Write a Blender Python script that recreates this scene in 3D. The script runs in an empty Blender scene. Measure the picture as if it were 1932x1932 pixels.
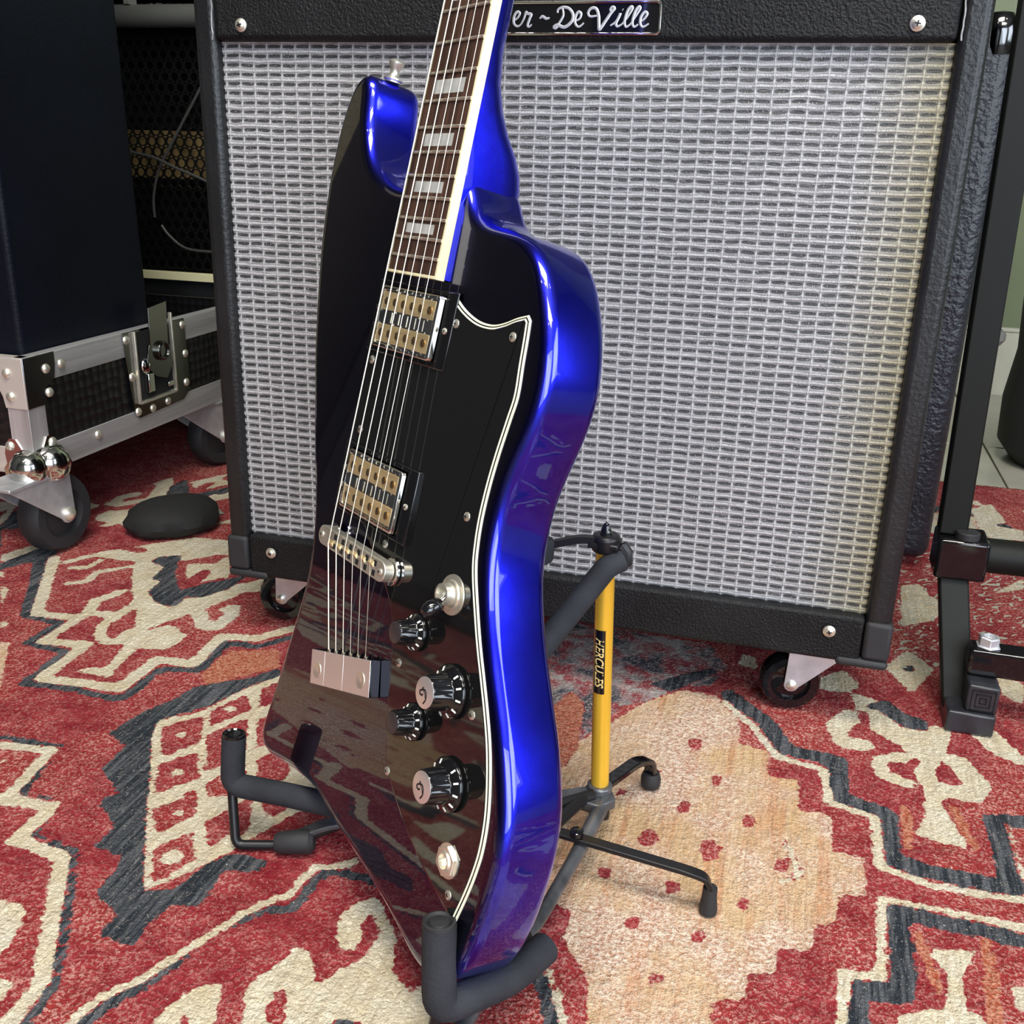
import bpy, bmesh, math, random
import numpy as np
from mathutils import Vector, Matrix
random.seed(7)
PI = math.pi
S = bpy.context.scene
C = S.collection

# ------------------------------------------------------------------ camera
CAMPOS = Vector((0.20117, -0.80855, 0.4629))
CAMROT = [(0.961388, 0.273916, 0.026534), (0.116478, -0.31766, -0.941023), (-0.249332, 0.907779, -0.3373)]          # rows: right, down, forward
cd = bpy.data.cameras.new('camera'); cam = bpy.data.objects.new('camera', cd); C.objects.link(cam)
r0, r1, r2 = [Vector(r) for r in CAMROT]
cam.matrix_world = Matrix(((r0.x, -r1.x, -r2.x, CAMPOS.x), (r0.y, -r1.y, -r2.y, CAMPOS.y), (r0.z, -r1.z, -r2.z, CAMPOS.z), (0, 0, 0, 1)))
cd.sensor_width = 36; cd.sensor_height = 36; cd.lens = 36 * 1930.16 / 1932; cd.clip_start = .02; cd.clip_end = 30
S.camera = cam

# ------------------------------------------------------------------ world, exposure
S.view_settings.view_transform = 'Standard'; S.view_settings.look = 'None'
S.view_settings.gamma = 1; S.view_settings.exposure = 0.0; S.view_settings.use_curve_mapping = False
W = bpy.data.worlds.new('world'); S.world = W; W.use_nodes = True
W.node_tree.nodes['Background'].inputs[0].default_value = (.75, .8, .9, 1)
W.node_tree.nodes['Background'].inputs[1].default_value = .35

def area(name, loc, target, sx, sy, power, col):
    l = bpy.data.lights.new(name, 'AREA'); l.shape = 'RECTANGLE'; l.size = sx; l.size_y = sy; l.energy = power; l.color = col
    o = bpy.data.objects.new(name, l); C.objects.link(o); o.location = loc
    o.rotation_euler = (Vector(target) - Vector(loc)).to_track_quat('-Z', 'Y').to_euler()
    return o
area('ceiling_panel_light', (.1, -1.0, 2.55), (.1, -.9, 0), 1.2, .6, 62, (1, .95, .87))
area('ceiling_panel_light', (.9, -2.0, 2.55), (.9, -1.9, 0), 1.2, .6, 40, (1, .95, .87))
area('window_daylight', (1.7, -3.3, 1.25), (.2, 0, .4), 2.2, 2.1, 82, (.80, .88, 1))
area('window_daylight', (2.95, -1.3, 1.35), (.2, -.6, .6), 1.5, 1.5, 34, (.80, .88, 1))

# ------------------------------------------------------------------ helpers
def lin(c):
    return tuple((v / 12.92 if v <= .04045 else ((v + .055) / 1.055) ** 2.4) for v in c[:3])
def mat(name, col, rough=.5, metal=0., coat=0., spec=.5, bump=0., bscale=60., var=0., vscale=8., emit=None, estr=0, aniso=0, stretch=(1, 1, 1), coatr=.03):
    m = bpy.data.materials.new(name); m.use_nodes = True
    nt = m.node_tree; b = nt.nodes['Principled BSDF']
    b.inputs['Base Color'].default_value = (*col[:3], 1)
    b.inputs['Roughness'].default_value = rough; b.inputs['Metallic'].default_value = metal
    b.inputs['Coat Weight'].default_value = coat; b.inputs['Coat Roughness'].default_value = coatr
    b.inputs['Specular IOR Level'].default_value = spec
    if emit: b.inputs['Emission Color'].default_value = (*emit, 1); b.inputs['Emission Strength'].default_value = estr
    if bump or var:
        tc = nt.nodes.new('ShaderNodeTexCoord'); mp = nt.nodes.new('ShaderNodeMapping'); mp.inputs['Scale'].default_value = stretch
        nt.links.new(tc.outputs['Object'], mp.inputs[0])
    if bump:
        n = nt.nodes.new('ShaderNodeTexNoise'); n.inputs['Scale'].default_value = bscale; n.inputs['Detail'].default_value = 4
        nt.links.new(mp.outputs[0], n.inputs['Vector'])
        bp = nt.nodes.new('ShaderNodeBump'); bp.inputs['Strength'].default_value = bump; bp.inputs['Distance'].default_value = .002
        nt.links.new(n.outputs['Fac'], bp.inputs['Height']); nt.links.new(bp.outputs[0], b.inputs['Normal'])
    if var:
        n = nt.nodes.new('ShaderNodeTexNoise'); n.inputs['Scale'].default_value = vscale; n.inputs['Detail'].default_value = 5
        nt.links.new(mp.outputs[0], n.inputs['Vector'])
        r = nt.nodes.new('ShaderNodeValToRGB'); r.color_ramp.elements[0].position = .35; r.color_ramp.elements[1].position = .68
        r.color_ramp.elements[0].color = (*[c * (1 - var) for c in col[:3]], 1); r.color_ramp.elements[1].color = (*[min(1, c * (1 + var)) for c in col[:3]], 1)
        nt.links.new(n.outputs['Fac'], r.inputs[0]); nt.links.new(r.outputs[0], b.inputs['Base Color'])
    return m

class MB:
    """collects shapes and builds them as one mesh object"""
    def __init__(s): s.v = []; s.f = []; s.m = []; s.sm = []
    def add(s, vs, fs, mi=0, smooth=True):
        o = len(s.v); s.v += [tuple(v) for v in vs]
        for f in fs: s.f.append(tuple(i + o for i in f)); s.m.append(mi); s.sm.append(smooth)
        return s
    def box(s, a, b, mi=0, M=None):
        x0, y0, z0 = a; x1, y1, z1 = b
        vs = [(x0, y0, z0), (x1, y0, z0), (x1, y1, z0), (x0, y1, z0), (x0, y0, z1), (x1, y0, z1), (x1, y1, z1), (x0, y1, z1)]
        if M is not None: vs = [M @ Vector(v) for v in vs]
        return s.add(vs, [(0, 3, 2, 1), (4, 5, 6, 7), (0, 1, 5, 4), (1, 2, 6, 5), (2, 3, 7, 6), (3, 0, 4, 7)], mi, False)
    def lathe(s, prof, p0, axis, n=24, mi=0, mod=None):
        """prof: list of (radius, height) along axis from p0"""
        p0 = Vector(p0); ax = Vector(axis).normalized(); t = Vector((0, 0, 1)) if abs(ax.z) < .9 else Vector((1, 0, 0))
        e1 = ax.cross(t).normalized(); e2 = ax.cross(e1)
        vs = []; fs = []
        for (r, h) in prof:
            for k in range(n):
                a = 2 * PI * k / n; rr = r * (mod(a, h) if mod else 1)
                vs.append(p0 + ax * h + (e1 * math.cos(a) + e2 * math.sin(a)) * rr)
        for i in range(len(prof) - 1):
            for k in range(n):
                fs.append((i * n + k, i * n + (k + 1) % n, (i + 1) * n + (k + 1) % n, (i + 1) * n + k))
        if prof[0][0] > 1e-7: fs.append(tuple(reversed(range(n))))
        if prof[-1][0] > 1e-7: fs.append(tuple((len(prof) - 1) * n + k for k in range(n)))
        return s.add(vs, fs, mi)
    def cyl(s, p0, p1, r, n=20, mi=0):
        p0 = Vector(p0); p1 = Vector(p1); h = (p1 - p0).length
        return s.lathe([(r, 0), (r, h)], p0, p1 - p0, n, mi)
    def tube(s, pts, r, n=10, mi=0, caps=True, flat=1., up=None):
        pts = [Vector(p) for p in pts]; vs = []; fs = []; N = len(pts)
        prev = None
        for i, p in enumerate(pts):
            t = (pts[min(i + 1, N - 1)] - pts[max(i - 1, 0)]).normalized()
            if prev is None:
                u = Vector(up) if up else (Vector((0, 0, 1)) if abs(t.z) < .9 else Vector((1, 0, 0)))
                e1 = (u - t * u.dot(t)).normalized()
            else: e1 = (prev - t * prev.dot(t)).normalized()
            prev = e1; e2 = t.cross(e1); rr = r(i / (N - 1)) if callable(r) else r
            for k in range(n):
                a = 2 * PI * k / n + PI / n
                vs.append(p + e1 * math.cos(a) * rr * flat + e2 * math.sin(a) * rr)
        for i in range(N - 1):
            for k in range(n): fs.append((i * n + k, i * n + (k + 1) % n, (i + 1) * n + (k + 1) % n, (i + 1) * n + k))
        if caps: fs += [tuple(reversed(range(n))), tuple((N - 1) * n + k for k in range(n))]
        return s.add(vs, fs, mi)
    def prism(s, poly, p0, ex, ey, ez, h, mi=0):
        """polygon in (ex,ey) at p0 extruded h along ez"""
        p0, ex, ey, ez = map(Vector, (p0, ex, ey, ez)); n = len(poly)
        vs = [p0 + ex * a + ey * b for a, b in poly] + [p0 + ex * a + ey * b + ez * h for a, b in poly]
        fs = [tuple(reversed(range(n))), tuple(range(n, 2 * n))] + [(k, (k + 1) % n, n + (k + 1) % n, n + k) for k in range(n)]
        return s.add(vs, fs, mi, False)
    def build(s, name, mats, parent=None, loc=None, rot=None, bevel=0, seg=2, angle=35, local=None):
        me = bpy.data.meshes.new(name)
        vs = s.v if local is None else [local @ Vector(v) for v in s.v]
        me.from_pydata([tuple(v) for v in vs], [], s.f)
        if not isinstance(mats, (list, tuple)): mats = [mats]
        for m in mats: me.materials.append(m)
        me.polygons.foreach_set('material_index', s.m)
        me.update()
        bm = bmesh.new(); bm.from_mesh(me); bmesh.ops.recalc_face_normals(bm, faces=bm.faces); bm.to_mesh(me); bm.free()
        me.polygons.foreach_set('use_smooth', [True] * len(me.polygons))
        me.set_sharp_from_angle(angle=math.radians(angle))
        o = bpy.data.objects.new(name, me); C.objects.link(o)
        if parent: o.parent = parent
        if loc: o.location = loc
        if rot: o.rotation_euler = rot
        if bevel:
            b = o.modifiers.new('bevel', 'BEVEL'); b.width = bevel; b.segments = seg; b.limit_method = 'ANGLE'; b.angle_limit = math.radians(40)
        return o

def smoothpath(pts, k=6, closed=False):
    """Catmull-Rom"""
    P = [Vector(p) if len(p) == 3 else Vector((p[0], p[1], 0)) for p in pts]; n = len(P); out = []
    rng = range(n if closed else n - 1)
    for i in rng:
        if closed: a, b, c, d = P[(i - 1) % n], P[i], P[(i + 1) % n], P[(i + 2) % n]
        else: a, b, c, d = P[max(i - 1, 0)], P[i], P[i + 1], P[min(i + 2, n - 1)]
        for j in range(k):
            t = j / k
            out.append(.5 * ((2 * b) + (c - a) * t + (2 * a - 5 * b + 4 * c - d) * t * t + (3 * b - a - 3 * c + d) * t ** 3))
    if not closed: out.append(P[-1])
    return out
def bend(pts, r=.01, k=6):
    """polyline with rounded corners"""
    P = [Vector(p) for p in pts]; out = [P[0]]
    for i in range(1, len(P) - 1):
        a = (P[i - 1] - P[i]); b = (P[i + 1] - P[i]); rr = min(r, a.length * .48, b.length * .48)
        s0 = P[i] + a.normalized() * rr; s1 = P[i] + b.normalized() * rr
        for j in range(k + 1):
            t = j / k; out.append(s0 * (1 - t) ** 2 + P[i] * 2 * t * (1 - t) + s1 * t * t)
    out.append(P[-1]); return out
def thing(name, label, cat, loc=(0, 0, 0), group=None, rot=None):
    o = bpy.data.objects.new(name, None); C.objects.link(o); o.location = loc; o.empty_display_size = .03
    if rot: o.rotation_euler = rot
    o['label'] = label; o['category'] = cat
    if group: o['group'] = group
    return o
def tag(o, label, cat, group=None):
    o['label'] = label; o['category'] = cat
    if group: o['group'] = group
    return o
def struct(o): o['kind'] = 'structure'; return o
def lb(o, label): o['label'] = label; return o

# ------------------------------------------------------------------ materials
M_tolex = mat('black_vinyl', (.008, .0083, .009), .45, spec=.25, bump=.7, bscale=520, var=.35, vscale=18)
M_tolexS = mat('black_vinyl_smooth', (.012, .0125, .0135), .36, spec=.4, bump=.3, bscale=300, var=.3, vscale=12)
M_scuff = mat('torn_vinyl_edge', (.30, .31, .31), .7, var=.3, vscale=200)
M_black = mat('black_steel', (.008, .008, .009), .38, spec=.4)
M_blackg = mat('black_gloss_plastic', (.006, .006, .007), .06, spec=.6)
M_rubber = mat('black_rubber', (.016, .016, .018), .65, bump=.2, bscale=90)
M_foam = mat('grey_black_foam', (.022, .024, .029), .85, spec=.3, bump=.25, bscale=500, var=.25, vscale=40)
M_chrome = mat('chrome', (.82, .81, .79), .07, 1.)
M_chromeW = mat('worn_nickel', (.80, .77, .66), .36, .85, var=.12, vscale=90)
M_zinc = mat('zinc_plate', (.66, .67, .70), .42, .75, var=.15, vscale=60)
M_alu = mat('brushed_aluminium', (.60, .60, .61), .48, .7, bump=.3, bscale=160, var=.18, vscale=60, stretch=(1, .06, 1))
M_alur = mat('brushed_aluminium_upright', (.62, .60, .60), .45, .7, bump=.3, bscale=160, var=.18, vscale=60, stretch=(1, 1, .06))
M_yellow = mat('yellow_anodised_tube', (.86, .52, .045), .3, .45, coat=.3)
M_greypaint = mat('grey_worn_paint', (.13, .135, .145), .38, .6, var=.45, vscale=50)
M_cream = mat('cream_binding', (.82, .76, .48), .3, coat=.5)
M_white = mat('white_plastic', (.78, .78, .74), .3)
M_pearl = mat('pearl_inlay', (.46, .47, .45), .25, coat=.6, var=.12, vscale=120)
M_rose = mat('rosewood', (.060, .027, .018), .5, bump=.3, bscale=200, var=.5, vscale=260, stretch=(.07, 1, 1))
M_fret = mat('nickel_fret', (.80, .74, .66), .28, .9)
M_gold = mat('brass_satin', (.86, .68, .38), .42, .8, bump=.2, bscale=300, var=.15, vscale=120, stretch=(1, .1, 1))
M_string = mat('steel_string', (.70, .65, .53), .35, 1.)
M_pole = mat('aged_brass_screw', (.22, .14, .06), .3, .8)
M_cap = mat('satin_silver_cap', (.88, .82, .80), .32, .8)
M_silver = mat('silver_letter', (.70, .70, .72), .32, .6)
M_darkint = mat('dark_inside', (.004, .004, .004), .9)

# ------------------------------------------------------------------ room shell
M_green = mat('green_wall_paint', (.17, .20, .11), .6, bump=.1, bscale=80)
M_base = mat('cream_baseboard', (.60, .58, .46), .4, var=.08, vscale=12)
M_tile = mat('beige_floor_tile', (.44, .43, .35), .3, var=.14, vscale=9, coat=.3)
M_grout = mat('tile_grout', (.10, .09, .075), .9)
M_ceil = mat('ceiling_paint', (.24, .24, .23), .8)
M_dark = mat('dark_wall_paint', (.03, .03, .033), .7)
M_wallw = mat('grey_wall_paint', (.13, .13, .12), .7)
def slab(name, a, b, m): return struct(MB().box(a, b).build(name, m))
floor = slab('floor', (-2.7, -3.6, -.10), (3.2, 1.6, -.008), M_grout)
tm = MB().box((.0015, .0015, -.0079), (.4485, .4485, -.001)).build('tile', M_tile, floor, loc=(-.37, 1.04, 0), bevel=.0015)
for i in range(6):
    for j in range(3):
        if i == 0 and j == 0: continue
        t = tm.copy(); C.objects.link(t); t.parent = floor; t.location = (-.37 + .45 * i, 1.04 - .45 * j, random.uniform(-.0004, .0004))
slab('wall_back', (-2.7, 1.505, -.008), (3.2, 1.6, 2.7), M_green)
slab('wall_left', (-2.8, -3.6, -.008), (-2.7, 1.6, 2.7), M_dark)
slab('wall_right', (3.2, -3.6, -.008), (3.3, 1.6, 2.7), M_wallw)
slab('wall_front', (-2.7, -3.7, -.008), (3.2, -3.6, 2.7), M_wallw)
slab('ceiling', (-2.8, -3.7, 2.7), (3.3, 1.6, 2.8), M_ceil)
mb = MB().box((-2.69, 1.488, -.007), (3.19, 1.505, .130)); mb.box((-2.69, 1.485, .1301), (3.19, 1.505, .138)); struct(mb.build('baseboard_back', M_base, bevel=.002))
M_lamp = mat('lamp_glow', (1, 1, 1), emit=(1, .93, .82), estr=110)
M_pane = mat('daylit_pane', (.7, .75, .8), .1, emit=(.75, .86, 1), estr=3.2)
for nm, lo, sz in (('window_1', (1.7, -3.58, 1.25), (2.3, .02, 2.2)), ('window_2', (3.18, -1.3, 1.35), (.02, 1.6, 1.6))):
    w = MB(); x, y, z = lo; a, b, c = [v / 2 for v in sz]
    if nm == 'window_1':
        for q in ((x - a - .05, x - a), (x + a, x + a + .05), (x - .02, x + .02)): w.box((q[0], y - b, z - c), (q[1], y + .04, z + c))
        for q in ((z - c - .05, z - c), (z + c, z + c + .05)): w.box((x - a - .05, y - b, q[0]), (x + a + .05, y + .04, q[1]))
    else:
        for q in ((y - b - .05, y - b), (y + b, y + b + .05), (y - .02, y + .02)): w.box((x - .04, q[0], z - c), (x + a, q[1], z + c))
        for q in ((z - c - .05, z - c), (z + c, z + c + .05)): w.box((x - .04, y - b - .05, q[0]), (x + a, y + b + .05, q[1]))
    fr = struct(w.build(nm, M_white)); MB().box((x - a, y - b, z - c), (x + a, y + b, z + c)).build('pane', M_pane, fr)
cl = None
for k, (x, y) in enumerate(((-.9, -1.7), (-.75, -1.7), (.05, -1.5), (.2, -1.5), (1.2, -.9), (1.35, -.9), (.4, -2.6), (.55, -2.6), (1.6, -1.9), (1.75, -1.9))):
    if cl is None:
        cl = thing('ceiling_spotlight', 'small round ceiling spotlight above the rug', 'spotlight', (x, y, 2.7), 'ceiling spotlights'); parts = []
        parts.append(MB().lathe([(.05, 0), (.05, -.03), (.04, -.03), (.04, -.008)], (0, 0, 0), (0, 0, 1), 20).build('lamp_housing', M_white, cl))
        parts.append(MB().lathe([(.001, -.035), (.02, -.032), (.032, -.02), (.034, -.008)], (0, 0, 0), (0, 0, 1), 16).build('bulb', M_lamp, cl))
    else:
        c2 = cl.copy(); C.objects.link(c2); c2.location = (x, y, 2.7)
        for p in parts: q = p.copy(); C.objects.link(q); q.parent = c2

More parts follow.
